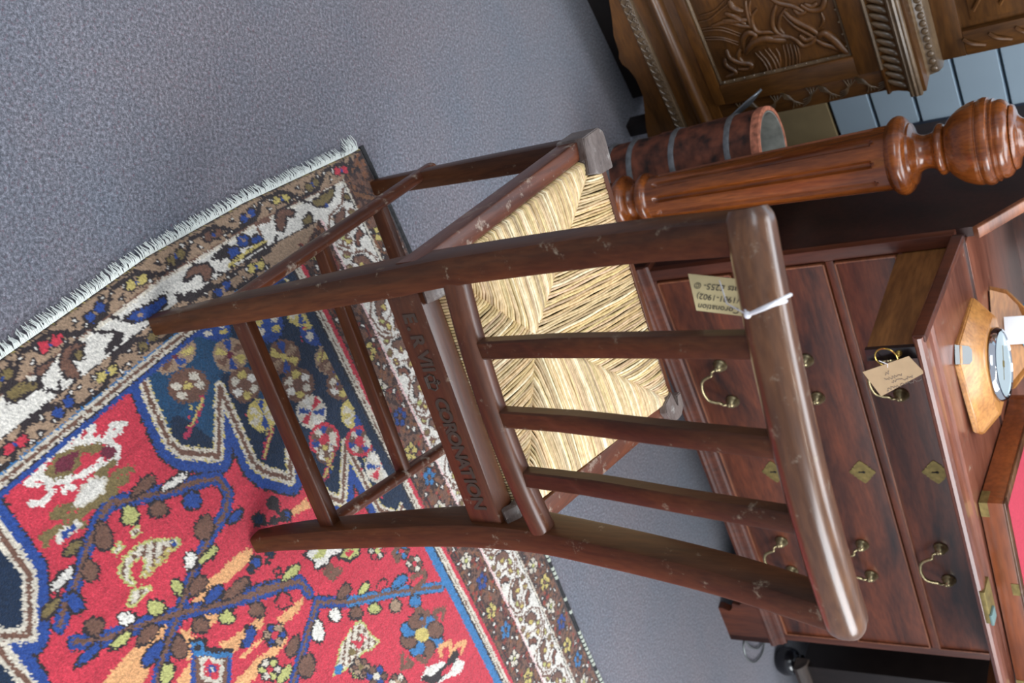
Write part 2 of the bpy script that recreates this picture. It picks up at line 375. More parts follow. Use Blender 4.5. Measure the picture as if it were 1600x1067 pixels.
# round flowers of the spandrel: wedges of colour
FL = [('7', 720, 415, 95, 58, -28, 0), ('7', 780, 540, 80, 68, -20, 1), ('7', 890, 305, 66, 46, 0, 2), ('7', 955, 412, 66, 66, 0, 0), ('7', 1010, 530, 62, 66, 0, 3), ('7', 1110, 290, 62, 66, 0, 2), ('7', 1175, 415, 62, 66, 0, 4),
      ('7', 1232, 530, 64, 66, 0, 3), ('7', 1085, 650, 62, 66, 0, 5), ('7', 1290, 643, 60, 66, -15, 6), ('7', 1310, 300, 62, 66, 0, 2), ('7', 1366, 425, 58, 64, 0, 0), ('7', 1414, 532, 56, 62, 0, 3), ('7', 1476, 652, 58, 66, 0, 5),
      ('7', 1345, 762, 62, 68, 0, 7), ('7', 1530, 762, 56, 68, 0, 7), ('7', 1578, 878, 58, 66, 0, 6), ('7', 1240, 225, 50, 60, 0, 5), ('1', 645, 75, 58, 66, -20, 6), ('1', 560, -30, 55, 60, 0, 7), ('1', 420, 20, 40, 40, 0, 3),
      ('7', 1350, 200, 45, 45, 0, 2), ('6', 860, 745, 70, 60, -20, 5), ('7', 1640, 700, 56, 64, 0, 2), ('F', 590, 640, 22, 24, 0, 7), ('F', 560, 600, 22, 24, 0, 5), ('F', 470, 470, 20, 20, 0, 0), ('F', 520, 560, 21, 24, 0, 4)]
PAL = [(TAN, GOLD, BLUE, BROWN), (BROWN, CREAM, BROWN, CREAM), (BLUE, GOLD, BLUE, CREAM), (BROWN, CREAM, GOLD, WHITE), (BROWN, GOLD, BLUE, TAN), (GOLD, CREAM, BLUE, CREAM), (CREAM, BLUE, WHITE, RED), (RED, CREAM, BLUE, BROWN)]
for v, x, y, rx, ry, rot, k in FL:
    pal = PAL[k]; rx *= 1.08; ry *= 1.08; ell(v, x, y, rx, ry, pal[0], None, rot); n = 6 if k != 7 else 10
    for q in range(n):
        t = 2 * math.pi * q / n + .3; c = pal[(q % 3) + 1]; r0 = math.radians(rot)
        if k in (1, 3, 7, 2):
            ex, ey = rx * .58 * math.cos(t), ry * .58 * math.sin(t); ell(v, x + ex * math.cos(r0) - ey * math.sin(r0), y + ex * math.sin(r0) + ey * math.cos(r0), rx * .26, ry * .24, c)
        else:
            pts = [(x, y)]
            for tt in (t - .3, t, t + .3):
                ex, ey = rx * .86 * math.cos(tt), ry * .86 * math.sin(tt); pts.append((x + ex * math.cos(r0) - ey * math.sin(r0), y + ex * math.sin(r0) + ey * math.cos(r0)))
            fill(v, pts, c)
    if k in (0, 1, 4): ell(v, x, y, rx * .2, ry * .2, GOLD if k else MAR)
    x0, y0, s = VIEW[v]; dk = rx * .25; f = s / 2.6667
    for h in range(3): ell(v, x - dk - 6 * f * h + 34 * f, y + ry + (12 + 20 * h) * f, 6 * f, 6 * f, (GOLD, BLUE, RED)[h])
for p in ([(840, 590), (820, 650), (790, 700), (765, 745)], [(1125, 710), (1105, 770), (1090, 830)], [(1385, 820), (1365, 870), (1345, 920)]): line('7', p, (170, 50, 80), 1.7); line('7', p[::2], GOLD, .8)

# blue branches
BR = [('8', [(450, 310), (560, 285), (700, 255), (790, 225), (900, 205), (945, 270), (930, 350), (870, 440), (800, 590), (760, 700), (735, 775)], BLUE), ('8', [(450, 310), (400, 380), (350, 500), (310, 640), (262, 740), (240, 820)], BLUE),
      ('8', [(300, 890), (420, 880), (600, 810), (740, 770), (900, 740), (1100, 670), (1245, 640), (1285, 690)], BLUE), ('8', [(735, 775), (700, 870), (665, 980), (640, 1100)], BLUE), ('1', [(-20, 648), (150, 600), (310, 552), (352, 605)], BLUE),
      ('1', [(385, 642), (520, 640)], BLUE), ('1', [(520, 640), (700, 600), (900, 578)], LBLUE), ('1', [(385, 642), (350, 760), (290, 960), (275, 1010)], BLUE), ('8', [(0, 700 + 600), (60, 1100)], BLUE)]
for v, p, c in BR: line(v, p, DARK, 4.6); line(v, p, c, 4.0)
for v, p, c in BR: line(v, p, BROWN, 1.4)
LV = [(650, 262, 778, 180, 44, WHITE), (530, 285, 640, 190, 52, BROWN), (520, 310, 540, 402, 84, LIME), (650, 290, 652, 370, 92, BROWN), (788, 250, 795, 338, 88, BLUE), (862, 350, 828, 465, 84, BROWN), (405, 375, 432, 508, 84, BROWN),
      (342, 450, 255, 528, 50, OLIVE), (360, 535, 372, 638, 78, BROWN), (310, 565, 200, 672, 56, WHITE), (285, 670, 322, 770, 74, BLUE), (250, 690, 162, 792, 50, OLIVE), (780, 598, 790, 508, 58, WHITE), (810, 575, 902, 488, 42, LIME),
      (745, 705, 720, 625, 54, LIME), (780, 705, 850, 615, 66, BROWN), (520, 825, 520, 762, 84, WHITE), (640, 790, 640, 712, 86, LIME), (390, 872, 378, 785, 94, BROWN), (445, 925, 535, 848, 48, LIME), (556, 908, 648, 820, 64, BROWN),
      (298, 1000, 415, 890, 50, BLUE), (940, 752, 940, 820, 74, LIME), (1060, 722, 1072, 795, 74, BROWN), (838, 742, 922, 655, 54, BLUE), (915, 722, 1035, 625, 54, BROWN), (830, 782, 830, 858, 84, BROWN), (1165, 642, 1248, 572, 44, LIME),
      (1172, 682, 1182, 755, 74, RED), (1392, 748, 1392, 812, 58, WHITE), (1400, 722, 1452, 655, 46, BROWN), (1488, 702, 1532, 645, 36, LIME), (1480, 745, 1480, 805, 60, BROWN), (1552, 732, 1562, 778, 54, LIME), (1320, 795, 1322, 900, 60, WHITE),
      (1242, 862, 1195, 958, 50, BROWN), (1290, 938, 1262, 1045, 76, BROWN), (938, 402, 1005, 335, 40, BLUE), (738, 858, 742, 965, 76, BROWN), (684, 870, 585, 995, 60, BLUE), (672, 1080, 700, 975, 66, LIME), (1150, 1080, 1210, 990, 44, LIME)]
for x1, y1, x2, y2, w, c in LV: leaf('8', (x1, y1), (x2, y2), w, c)
for x1, y1, x2, y2, w, c in ((690, 585, 760, 530, 44, LBLUE), (770, 580, 840, 515, 46, RED), (790, 610, 795, 665, 56, LBLUE), (710, 625, 712, 685, 54, TAN), (620, 640, 625, 692, 62, LIME), (630, 600, 672, 545, 34, RED), (545, 655, 545, 712, 60, BROWN)): leaf('1', (x1, y1), (x2, y2), w, c)

# the white scroll creature
for w, c in ((1.9, WHITE),):
    for p in ([(160, 920), (175, 860), (220, 820), (330, 770), (430, 765), (490, 795), (480, 850), (400, 880), (330, 915), (220, 945), (160, 920)], [(165, 900), (105, 950), (150, 955)], [(185, 940), (212, 985), (170, 1030), (125, 1032)],
              [(345, 770), (375, 745), (385, 710), (340, 718), (310, 755), (318, 775)], [(430, 765), (475, 745), (515, 700), (465, 705), (450, 740)], [(280, 935), (265, 975), (300, 960)], [(395, 880), (420, 850)]): line('7', p, w and c, w)
fill('7', [(175, 905), (230, 830), (330, 785), (400, 790), (350, 850), (300, 905), (220, 935)], OLIVE); fill('7', [(225, 860), (320, 800), (325, 830), (290, 890), (225, 905)], MAR)
fill('7', [(330, 830), (385, 800), (390, 840), (330, 880)], RED); fill('7', [(340, 790), (420, 775), (430, 800), (380, 830)], OLIVE); ell('7', 450, 815, 32, 26, MAR)
# olive scribbles and feathers
for p in ([(540, 170), (480, 190), (450, 240), (520, 212)], [(300, 330), (235, 342), (215, 372), (300, 372), (335, 400), (240, 420), (168, 462), (182, 482)], [(470, 150), (400, 200), (470, 260), (380, 320)]): line('8', p, OLIVE, 2.2)
for p in ([(380, 200), (430, 180), (470, 220), (400, 320), (330, 380), (240, 430), (330, 330), (430, 250)],): fill('8', p, OLIVE)
blob('8', [(300, 325), (340, 250), (370, 215), (440, 212), (430, 265), (330, 335)], WHITE, CREAM, .5)
blob('8', [(220, 465), (240, 430), (320, 388), (332, 400), (290, 440), (240, 480)], WHITE, CREAM, .5); line('8', [(262, 440), (300, 412)], BLUE, 1.6)
# checked birds
def checked(v, pts, f=1):
    P = T(v, pts); fillg(P, CREAM); fillg(P, BROWN, ((ii.astype(int) // 3 + jj.astype(int) // 3) % 3 == 0)); strokeg(np.vstack([P, P[:1]]), LIME, .7)
checked('8', [(485, 600), (505, 540), (560, 485), (640, 462), (742, 460), (735, 490), (700, 520), (650, 570), (600, 622), (575, 620), (600, 560), (585, 530), (540, 560), (530, 600), (555, 650), (530, 652)])
checked('8', [(520, 740), (545, 670), (625, 655), (590, 700), (545, 742)]); checked('8', [(530, 430), (560, 405), (580, 425), (550, 452)]); checked('8', [(455, 510), (485, 470), (510, 490), (480, 520)])
for i_ in range(6): line('8', [(600 + i_ * 20, 600 - i_ * 20), (612 + i_ * 20, 608 - i_ * 20)], GOLD, 1.2)
ell('8', 715, 478, 12, 14, BLUE)
checked('1', [(455, 945), (470, 880), (480, 830), (520, 760), (560, 718), (580, 735), (605, 775), (645, 805), (610, 835), (575, 850), (530, 900), (490, 930)])
fill('1', [(455, 905), (492, 900), (485, 940), (458, 945)], LBLUE); ell('1', 530, 850, 16, 16, OLIVE); fill('1', [(520, 800), (580, 800), (560, 840)], RED); fill('1', [(560, 770), (590, 790), (570, 800)], RED)
# small dark ornaments beside the chair foot
for x, y, r, c in ((1070, 380, 26, NAVY), (1130, 312, 26, DARK), (1185, 365, 24, BLUE), (1140, 385, 14, NAVY), (1060, 560, 26, BLUE), (1120, 520, 20, NAVY), (1040, 590, 16, NAVY), (1150, 600, 16, RED), (1110, 560, 10, DARK), (1040, 850, 24, BLUE), (1030, 890, 16, LBLUE), (1012, 905, 14, NAVY)): ell('8', x, y, r, r, c, DARK)
line('8', [(1135, 315), (1150, 350), (1190, 370), (1100, 400)], DARK, 1.4); line('8', [(1045, 850), (1025, 900)], BLUE, 3)
# square rosette
for w, c in ((150, BLUE), (118, BROWN), (84, CREAM), (56, RED), (26, BLUE), (12, WHITE)):
    fill('8', [(880 - w * .62, 1005 - w * .62), (880 + w * .55, 1005 - w * .45), (880 + w * .5, 1005 + w * .75), (880 - w * .6, 1005 + w * .6)], c)
fill('8', [(780, 885), (850, 878), (850, 925), (965, 930), (965, 960), (800, 950)], LBLUE); line('8', [(785, 885), (850, 880), (850, 925), (965, 930)], DARK, 1.2); fill('8', [(800, 905), (830, 905), (830, 930), (805, 930)], DARK)
# floral sprays in the red
def rosette(v, x, y, r, c1, c2, c3, n=6, rot=0):
    for q in range(n): t = 2 * math.pi * q / n + rot; ell(v, x + r * .7 * math.cos(t), y + r * .7 * math.sin(t), r * .42, r * .42, c1 if q % 2 else c2, DARK, 0, .7)
    ell(v, x, y, r * .34, r * .34, c3)
rosette('1', 820, 778, 84, BROWN, LBLUE, GOLD, 8, .4); rosette('1', 185, 918, 42, LIME, CREAM, RED); rosette('1', 560, 920, 40, TAN, LIME, BROWN); rosette('1', 632, 950, 40, BLUE, BROWN, CREAM); rosette('1', 208, 778, 46, TAN, BLUE, RED)
rosette('1', 632, 428, 34, CREAM, RED, LIME); rosette('1', 790, 482, 32, CREAM, BROWN, RED); rosette('1', 735, 430, 32, LBLUE, BROWN, RED); rosette('1', 720, 975, 34, CREAM, BROWN, TAN); rosette('8', 1120, 1010, 44, LIME, CREAM, RED); rosette('8', 1500, 1000, 34, BROWN, TAN, OLIVE)
for p in ([(850, 690), (800, 670), (790, 720), (830, 735), (835, 700)], [(880, 720), (870, 680), (915, 670), (905, 710)], [(740, 860), (735, 920), (780, 900), (760, 880)], [(800, 870), (830, 890), (855, 860)], [(440, 490), (415, 520), (450, 540), (480, 510), (450, 505)],
          [(780, 540), (830, 515), (835, 545), (780, 600)], [(730, 390), (700, 440), (720, 470)]): line('1', p, BROWN, 2.2)
for p in ([(900, 860), (890, 830), (935, 810), (940, 850)], [(940, 860), (965, 820), (1000, 810), (985, 850)]): line('1', p, PEACH, 2.2)
blob('1', [(325, 440), (370, 405), (440, 400), (500, 408), (480, 440), (440, 450), (430, 480), (380, 505), (365, 470)], WHITE, DARK, 1); blob('1', [(390, 410), (430, 405), (410, 450), (370, 460)], LIME, LIME, .4); blob('1', [(500, 410), (560, 405), (560, 440), (520, 470), (470, 455)], LIME, DARK, 1.2)
ell('1', 515, 435, 16, 14, RED)
blob('1', [(815, 965), (835, 915), (900, 890), (940, 900), (900, 930), (850, 975)], WHITE, WHITE, .4); blob('1', [(960, 880), (1000, 890), (985, 930), (890, 975), (850, 979), (930, 930)], WHITE, WHITE, .4); line('1', [(960, 860), (920, 920), (860, 970)], DARK, 4.2); fill('1', [(905, 925), (950, 890), (940, 930), (900, 950)], RED)
ell('9', 100, 1035, 28, 26, DARK)

# ---- borders (in the rug's own measures)
def band(mask, col): IMG[mask] = col
R_IN = -.257
inb = (bb > R_IN) | (aa < .134)
# right-hand stripes, then end stripes; the mitre follows whichever edge is nearer
da = aa; db = .028 - bb                       # distance from either edge
sel_r = (bb > R_IN) & ((db * (.134 / .285)) < da)     # belongs to right border
sel_e = (aa < .134) & ~sel_r
for b0, b1, c in ((-.257, -.239, LBLUE), (-.239, -.235, DARK), (-.235, -.230, CREAM), (-.230, -.2265, BROWN), (-.2265, -.221, CREAM), (-.221, -.213, RED), (-.213, -.137, BROWN), (-.137, -.052, WHITE), (-.052, .018, BROWN), (.018, .04, DARK)):
    band(sel_r & (bb >= b0) & (bb < b1), c)
band(sel_r & (bb < -.239) & (bb >= -.257) & (aa < .60), NAVY)
for a0, a1, c in ((-.01, .003, GOLD), (.003, .0055, DARK), (.0055, .037, TAN), (.037, .041, CREAM), (.041, .076, WHITE), (.076, .080, CREAM), (.080, .110, TAN), (.110, .1125, LBLUE), (.1125, .117, CREAM), (.117, .120, BROWN), (.120, .1245, CREAM), (.1245, .127, DARK), (.127, .134, BLUE)):
    band(sel_e & (aa >= a0) & (aa < a1), c)
def R_(pts): return np.array([ga(a, b) for a, b in pts])
def gell(a, b, ra, rb, col, oc=None, rot=0, ow=.7):
    r = math.radians(rot); P = R_([(a + ra * math.cos(t) * math.cos(r) - rb * math.sin(t) * math.sin(r), b + ra * math.cos(t) * math.sin(r) + rb * math.sin(t) * math.cos(r)) for t in np.linspace(0, 2 * math.pi, 13)[:-1]])
    fillg(P, col)
    if oc: strokeg(np.vstack([P, P[:1]]), oc, ow)
def tri(a, b, s, rot, col=WHITE):
    P = R_([(a + s * math.cos(rot + t), b + s * math.sin(rot + t)) for t in (0, 2.1, 4.2)]); fillg(P, col); strokeg(np.vstack([P, P[:1]]), DARK, .6)
def meander(c0, amp, per, lo, hi, along, col, w, ph=0):
    s = np.arange(lo, hi, .003); o = c0 + amp * np.clip(1.6 * np.sin(2 * math.pi * (s + ph) / per), -1, 1)
    strokeg(np.array([ga(x, y) if along == 'a' else ga(y, x) for x, y in zip(s, o)]), col, w)
# end border guards: dark meander, paired rosettes, white hearts
rs = random.Random(3)
for c0, per, ph, k0 in ((.0215, .15, .02, 0), (.095, .15, .07, 2)):
    lim = -.004 if k0 == 0 else -.26
    meander(c0, .0115, per, -1.2, lim, 'b', DARK, 1.7, ph)
    for k in range(16):
        b = lim - .03 - k * .075; s = 1 if k % 2 == 0 else -1
        c = (RED, OLIVE, GOLD, BLUE, BROWN, OLIVE, GOLD, BLUE)[(k + k0) % 8]
        gell(c0 + .001 * s, b, .008, .0095, c, DARK); gell(c0 - .002 * s, b - .019, .008, .0095, c, DARK); gell(c0, b - .009, .003, .003, BLUE if c != BLUE else TAN)
        for d, e in ((.022, -.006), (.034, .006), (.045, -.008), (-.016, .009)): tri(c0 + e * s, b - d - .006, .0055, rs.uniform(0, 6))
for p in ((.0395, 'x'),): pass
band(sel_e & (aa >= .036) & (aa < .0375), BROWN); band(sel_e & (aa >= .078) & (aa < .080), DARK)
# end border main band, motifs traced
HOOK = BROWN
for v, p, c in (('2', [(1150, 350), (1180, 335), (1225, 345), (1218, 372), (1190, 370), (1188, 400), (1175, 438), (1150, 425), (1142, 385)], HOOK), ('2', [(770, 605), (800, 570), (860, 565), (882, 590), (872, 635), (845, 640), (835, 610), (805, 615), (760, 640)], HOOK),
                ('7', [(240, 450), (262, 380), (320, 358), (352, 365), (350, 385), (300, 395), (290, 430), (330, 490), (322, 515), (270, 510)], HOOK), ('7', [(140, 470), (225, 425), (215, 450), (170, 505), (140, 500)], HOOK),
                ('7', [(15, 560), (60, 530), (150, 520), (165, 545), (110, 580), (50, 610), (20, 600)], OLIVE), ('7', [(430, 395), (460, 360), (480, 325), (510, 325), (505, 355), (470, 375), (465, 405)], DARK), ('2', [(880, 545), (915, 510), (945, 480), (955, 510), (920, 550)], DARK), ('2', [(725, 690), (760, 700), (795, 685), (770, 720), (740, 720)], DARK),
                ('2', [(510, 800), (560, 760), (640, 720), (690, 690), (690, 735), (630, 790), (560, 812)], BLUE), ('2', [(945, 500), (985, 490), (1000, 520), (965, 555), (945, 540)], BLUE), ('2', [(980, 455), (1010, 440), (1035, 455), (1030, 500), (990, 498)], BLUE), ('2', [(1040, 455), (1080, 442), (1095, 460), (1070, 485), (1040, 485)], BLUE),
                ('2', [(1290, 310), (1340, 275), (1390, 245), (1385, 290), (1350, 330), (1310, 330)], OLIVE), ('2', [(1255, 385), (1285, 350), (1295, 375), (1300, 400), (1262, 410)], OLIVE), ('2', [(1420, 275), (1455, 280), (1450, 310), (1425, 300)], OLIVE), ('2', [(1350, 440), (1420, 420), (1440, 445), (1380, 470)], TAN)):
    blob(v, p, c)
ell('2', 1008, 470, 9, 9, TAN); ell('2', 580, 780, 12, 8, TAN); ell('2', 1355, 325, 8, 8, BLUE); ell('7', 322, 412, 24, 22, OLIVE, DARK); line('2', [(955, 575), (1030, 520), (1100, 478)], GOLD, 1.8); line('2', [(955, 582), (1032, 528), (1104, 484)], DARK, .7)
line('2', [(880, 600), (960, 610), (1030, 560), (1130, 500), (1150, 450)], DARK, 1.0); line('2', [(500, 800), (420, 770), (380, 850), (480, 850)], DARK, 1.0); line('2', [(1080, 440), (1060, 400), (1120, 385)], BROWN, 1.4); line('7', [(150, 500), (180, 560), (250, 570), (240, 520)], DARK, 1.0); line('2', [(1190, 330), (1230, 300), (1280, 310)], DARK, 1)
# right border: three guards of small flowers on brown and a white band of hooked vines
IMG_s = IMG
# mottled brown-black ground of the guards
nz = rng.random((NA // 3 + 2, NB // 3 + 2)); nzf = np.kron(nz, np.ones((3, 3)))[:NA, :NB]
gm = sel_r & (((bb > -.213) & (bb < -.137)) | ((bb > -.052) & (bb < .018)))
IMG[gm & (nzf > .62)] = (66, 46, 42); IMG[gm & (nzf < .16)] = (128, 84, 58)
IMG[gm & (nzf > .95) & (aa > .2)] = (150, 60, 50)
for c0, per, ph in ((-.175, .128, .0), (-.017, .11, .03)):
    meander(c0, .024 if c0 < -.1 else .02, per, .1 if c0 < -.1 else .03, 1.66, 'a', (120, 56, 46) if c0 < -.1 else (120, 82, 56), 1.8, ph)
    meander(c0, .024 if c0 < -.1 else .02, per, .1 if c0 < -.1 else .03, 1.66, 'a', DARK, .6, ph + .006)
    n = int(1.62 / (per / 2))
    for k in range(n):
        a = .12 + per / 2 * k + ph; s = 1 if k % 2 else -1
        if c0 > -.1 and a < .03: continue
        c = (GOLD, LBLUE, CREAM, GOLD, CREAM, BLUE)[k % 6]
        for q in range(5): t = q * 1.257; gell(a + .011 * math.cos(t), c0 + s * .006 + .011 * math.sin(t), .0066, .0066, c, DARK, 0, .5)
        gell(a, c0 + s * .006, .004, .004, LIME if c == CREAM else BROWN)
        for da_, db_ in ((.02, -.02), (.026, .014), (.038, .024), (-.012, .027)): tri(a + da_, c0 + s * db_, .0072, rs.uniform(0, 6))
bnd = sel_r & (bb > -.137) & (bb < -.052)
for k in range(20):
    a = .10 + k * .082; s = 1 if k % 2 else -1; c0 = -.0945
    meander_pts = [(a - .05, c0 - s * .036), (a - .03, c0 - s * .02), (a - .02, c0 + s * .02), (a, c0 + s * .036), (a + .03, c0 + s * .03), (a + .045, c0 + s * .012)]
    strokeg(R_(meander_pts), BROWN, 1.0)
    P = R_([(a - .022, c0 - s * .012), (a - .016, c0 + s * .012), (a + .004, c0 + s * .022), (a + .014, c0 + s * .012), (a + .002, c0 + s * .006), (a - .006, c0 - s * .010), (a - .016, c0 - s * .02)]); fillg(P, BROWN); strokeg(np.vstack([P, P[:1]]), DARK, .7)
    P = R_([(a + .022, c0 - s * .03), (a + .03, c0 - s * .012), (a + .046, c0 - s * .004), (a + .05, c0 - s * .014), (a + .038, c0 - s * .02), (a + .036, c0 - s * .034)]); fillg(P, (118, 74, 58)); strokeg(np.vstack([P, P[:1]]), DARK, .7)
    for da_, db_, c in ((.0, -.002, GOLD), (.02, .016, LIME), (.034, .006, GOLD), (.052, .024, LIME), (-.008, -.03, OLIVE), (.012, -.026, GOLD)):
        gell(a + da_, c0 + s * db_, .0078, .0060, c, BROWN, rs.uniform(0, 90), .8)
    strokeg(R_([(a + .01, c0 - s * .03), (a + .02, c0 - s * .006), (a + .03, c0 + s * .02)]), BROWN, .8)
    for q in range(6): gell(a + rs.uniform(-.03, .06), c0 + rs.uniform(-.036, .036), .0035, .0030, (BROWN, TAN)[q % 2])
for b0 in (-.137, -.052):
    band(sel_r & (bb > b0 - .0022) & (bb < b0), DARK); band(sel_r & (bb > b0) & (bb < b0 + .0045), (226, 190, 186) if b0 < -.1 else CREAM)
band(sel_r & (bb > -.0095 - .2) & (bb < -.2075), DARK)
# the tassel end corner piece
band((aa < .036) & (aa > .0055) & (bb > -.03) & (nzf > .6), DARK)

# motifs over the rest of the field, then the far end and the far side repeat the borders
rs2 = random.Random(11)
def seen(a, b):
    P = FR[0] + FR[1].T @ np.array([a, b, 0.]); c = RW.T @ (P - np.array([0, 0, H])); u = PP + FPX * c[:2] / c[2]; return -60 < u[0] < 1660 and -60 < u[1] < 1127
for k in range(150):
    a, b = rs2.uniform(.18, 1.46), rs2.uniform(-1.06, -.31)
    if seen(a, b): continue
    c = rs2.choice([BROWN, LIME, WHITE, BLUE, LBLUE, TAN, OLIVE]); t = rs2.uniform(0, 180)
    if k % 3: gell(a, b, .022, .012, c, DARK, t)
    else:
        for q in range(6): gell(a + .02 * math.cos(q * 1.047), b + .02 * math.sin(q * 1.047), .011, .011, c if q % 2 else CREAM, DARK)
        gell(a, b, .01, .01, GOLD)
mi = int(.140 / PIT); IMG[NA - mi:] = IMG[:mi][::-1]
mj = int(.286 / PIT); blk = IMG[:, NB - mj:][:, ::-1].copy(); ci = np.arange(mj)[None, :] * PIT; ri_ = np.minimum(aa[:, :1], A1 - aa[:, :1])
keep = (ci * (.134 / .285)) < ri_; IMG[:, :mj][keep] = blk[keep]

# ragged knot edges and dye variation
ri = rng.choice([-1, 0, 0, 0, 0, 0, 1], (NA, NB)); rj = rng.choice([-1, 0, 0, 0, 0, 0, 1], (NA, NB))
I2 = np.clip(np.arange(NA)[:, None] + ri, 0, NA - 1); J2 = np.clip(np.arange(NB)[None, :] + rj, 0, NB - 1)
IMG = IMG[I2, J2] / 255.
LINI = np.where(IMG <= .04045, IMG / 12.92, ((IMG + .055) / 1.055) ** 2.4)
LINI *= (1 + .14 * rng.standard_normal((NA, NB, 1))).clip(.6, 1.5)
k1 = rng.standard_normal(NA // 4 + 2); LINI *= (1 + .05 * np.repeat(k1, 4)[:NA])[:, None, None]
LINI = LINI.clip(0, 1)

def rug_mesh():
    bpos = B0 + (np.arange(NB) + .5) * PIT; apos = A0 + (np.arange(NA) + .5) * PIT
    Ag, Bg = np.meshgrid(apos, bpos, indexing='ij')
    wob = .004 * np.sin(Ag * 9) * np.clip((Bg + .3) / .3, 0, 1)
    X = Ag + edge(Bg) * wgt(Ag); Y = Bg + wob
    Zt = .0075 + .0007 * rng.random((NA, NB)) + .0016 * np.sin(Ag * 11 + Bg * 4) ** 2 * np.sin(Bg * 7 + 1) ** 2
    bor = np.minimum(np.minimum(ii, NA - ii), np.minimum(jj, NB - jj)); Zt = np.where(bor < 1, .0005, np.where(bor < 2, .0055, Zt))
    n = NA * NB; co = np.empty((n, 3), np.float32); co[:, 0] = X.ravel(); co[:, 1] = Y.ravel(); co[:, 2] = Zt.ravel()
    idx = np.arange(n).reshape(NA, NB); q = np.stack([idx[:-1, :-1], idx[1:, :-1], idx[1:, 1:], idx[:-1, 1:]], -1).reshape(-1, 4)
    me = bpy.data.meshes.new('pile'); me.vertices.add(n); me.vertices.foreach_set('co', co.ravel())
    me.loops.add(len(q) * 4); me.loops.foreach_set('vertex_index', q.ravel().astype(np.int32))
    me.polygons.add(len(q)); me.polygons.foreach_set('loop_start', (np.arange(len(q)) * 4).astype(np.int32)); me.polygons.foreach_set('loop_total', np.full(len(q), 4, np.int32))
    me.update(calc_edges=True)
    at = me.color_attributes.new('wool', 'FLOAT_COLOR', 'POINT'); c = np.ones((n, 4), np.float32); c[:, :3] = LINI.reshape(-1, 3); at.data.foreach_set('color', c.ravel())
    me.polygons.foreach_set('use_smooth', np.ones(len(q), bool)); return me
def wool_mat():
    m = bpy.data.materials.new('knotted_wool'); nt, b = nodes(m); N = nt.nodes; L = nt.links
    at = N.new('ShaderNodeAttribute'); at.attribute_name = 'wool'
    tc = N.new('ShaderNodeTexCoord'); n = N.new('ShaderNodeTexNoise'); n.inputs['Scale'].default_value = 420; n.inputs['Detail'].default_value = 3; L.new(tc.outputs['Object'], n.inputs['Vector'])
    r = N.new('ShaderNodeValToRGB'); r.color_ramp.elements[0].position = .3; r.color_ramp.elements[0].color = (.62, .62, .62, 1); r.color_ramp.elements[1].position = .7; r.color_ramp.elements[1].color = (1, 1, 1, 1)
    L.new(n.outputs['Fac'], r.inputs['Fac']); mx = N.new('ShaderNodeMixRGB'); mx.blend_type = 'MULTIPLY'; mx.inputs['Fac'].default_value = .8
    L.new(at.outputs['Color'], mx.inputs['Color1']); L.new(r.outputs['Color'], mx.inputs['Color2']); L.new(mx.outputs['Color'], b.inputs['Base Color'])
    b.inputs['Roughness'].default_value = .9; b.inputs['Specular IOR Level'].default_value = .12; b.inputs['Sheen Weight'].default_value = .35; b.inputs['Sheen Roughness'].default_value = .5
    bp = N.new('ShaderNodeBump'); bp.inputs['Strength'].default_value = .6; bp.inputs['Distance'].default_value = .002; L.new(n.outputs['Fac'], bp.inputs['Height']); L.new(bp.outputs['Normal'], b.inputs['Normal'])
    return m
rug = thing('persian_rug', 'red and navy hand-knotted rug with white flowered border and fringed end, under the chair', 'rug', FR)
pm = rug_mesh(); pile = bpy.data.objects.new('pile', pm); COL.objects.link(pile); pm.materials.append(wool_mat()); pile.parent = rug
# fringe: hundreds of short cotton ends along the woven end
bm = bmesh.new()
for k in range(1030):
    b = B0 + (k + rng.random()) / 1031 * (.02 - B0); a = edge(b) + .002; L_ = rng.uniform(.010, .019) * (1.5 if b > -.01 else 1) * (.6 if -.03 < b < -.012 else 1); dy = rng.uniform(-.005, .005)
    sweep(bm, [(a, b, .006), (a - L_ * .5, b + dy * .4, .007 + rng.uniform(0, .002)), (a - L_, b + dy, .0016)], [.0022, .002, .001], [.002, .0018, .001], (0, 1, 0), circ(4), True)
fr_ = obj('fringe', bm, plain('fringe_cotton', (214, 218, 212), .9, noise=.1, ns=200), rug); fr_['kind'] = 'stuff'; fr_['label'] = 'off-white cotton fringe'
# overcast side cord, dark with pale wraps
M_sel = plain('selvedge_dark', (44, 44, 46), .85, noise=.6, ns=160)
bm = bmesh.new(); tube(bm, [(a, .031 + .004 * math.sin(a * 9), .005) for a in np.arange(.005, 1.65, .02)], .0042, 6); obj('selvedge', bm, M_sel, rug)
bm = bmesh.new()
for a in np.arange(.6, 1.64, .012):
    if rng.random() < (.55 if a < 1.15 else .95): tube(bm, [(a + t, .031 + .004 * math.sin(a * 9), .0056) for t in (0, .004, .008)], .0045, 6)
w_ = obj('pale_wrap', bm, plain('selvedge_pale', (176, 182, 168), .85), rug); w_['kind'] = 'stuff'
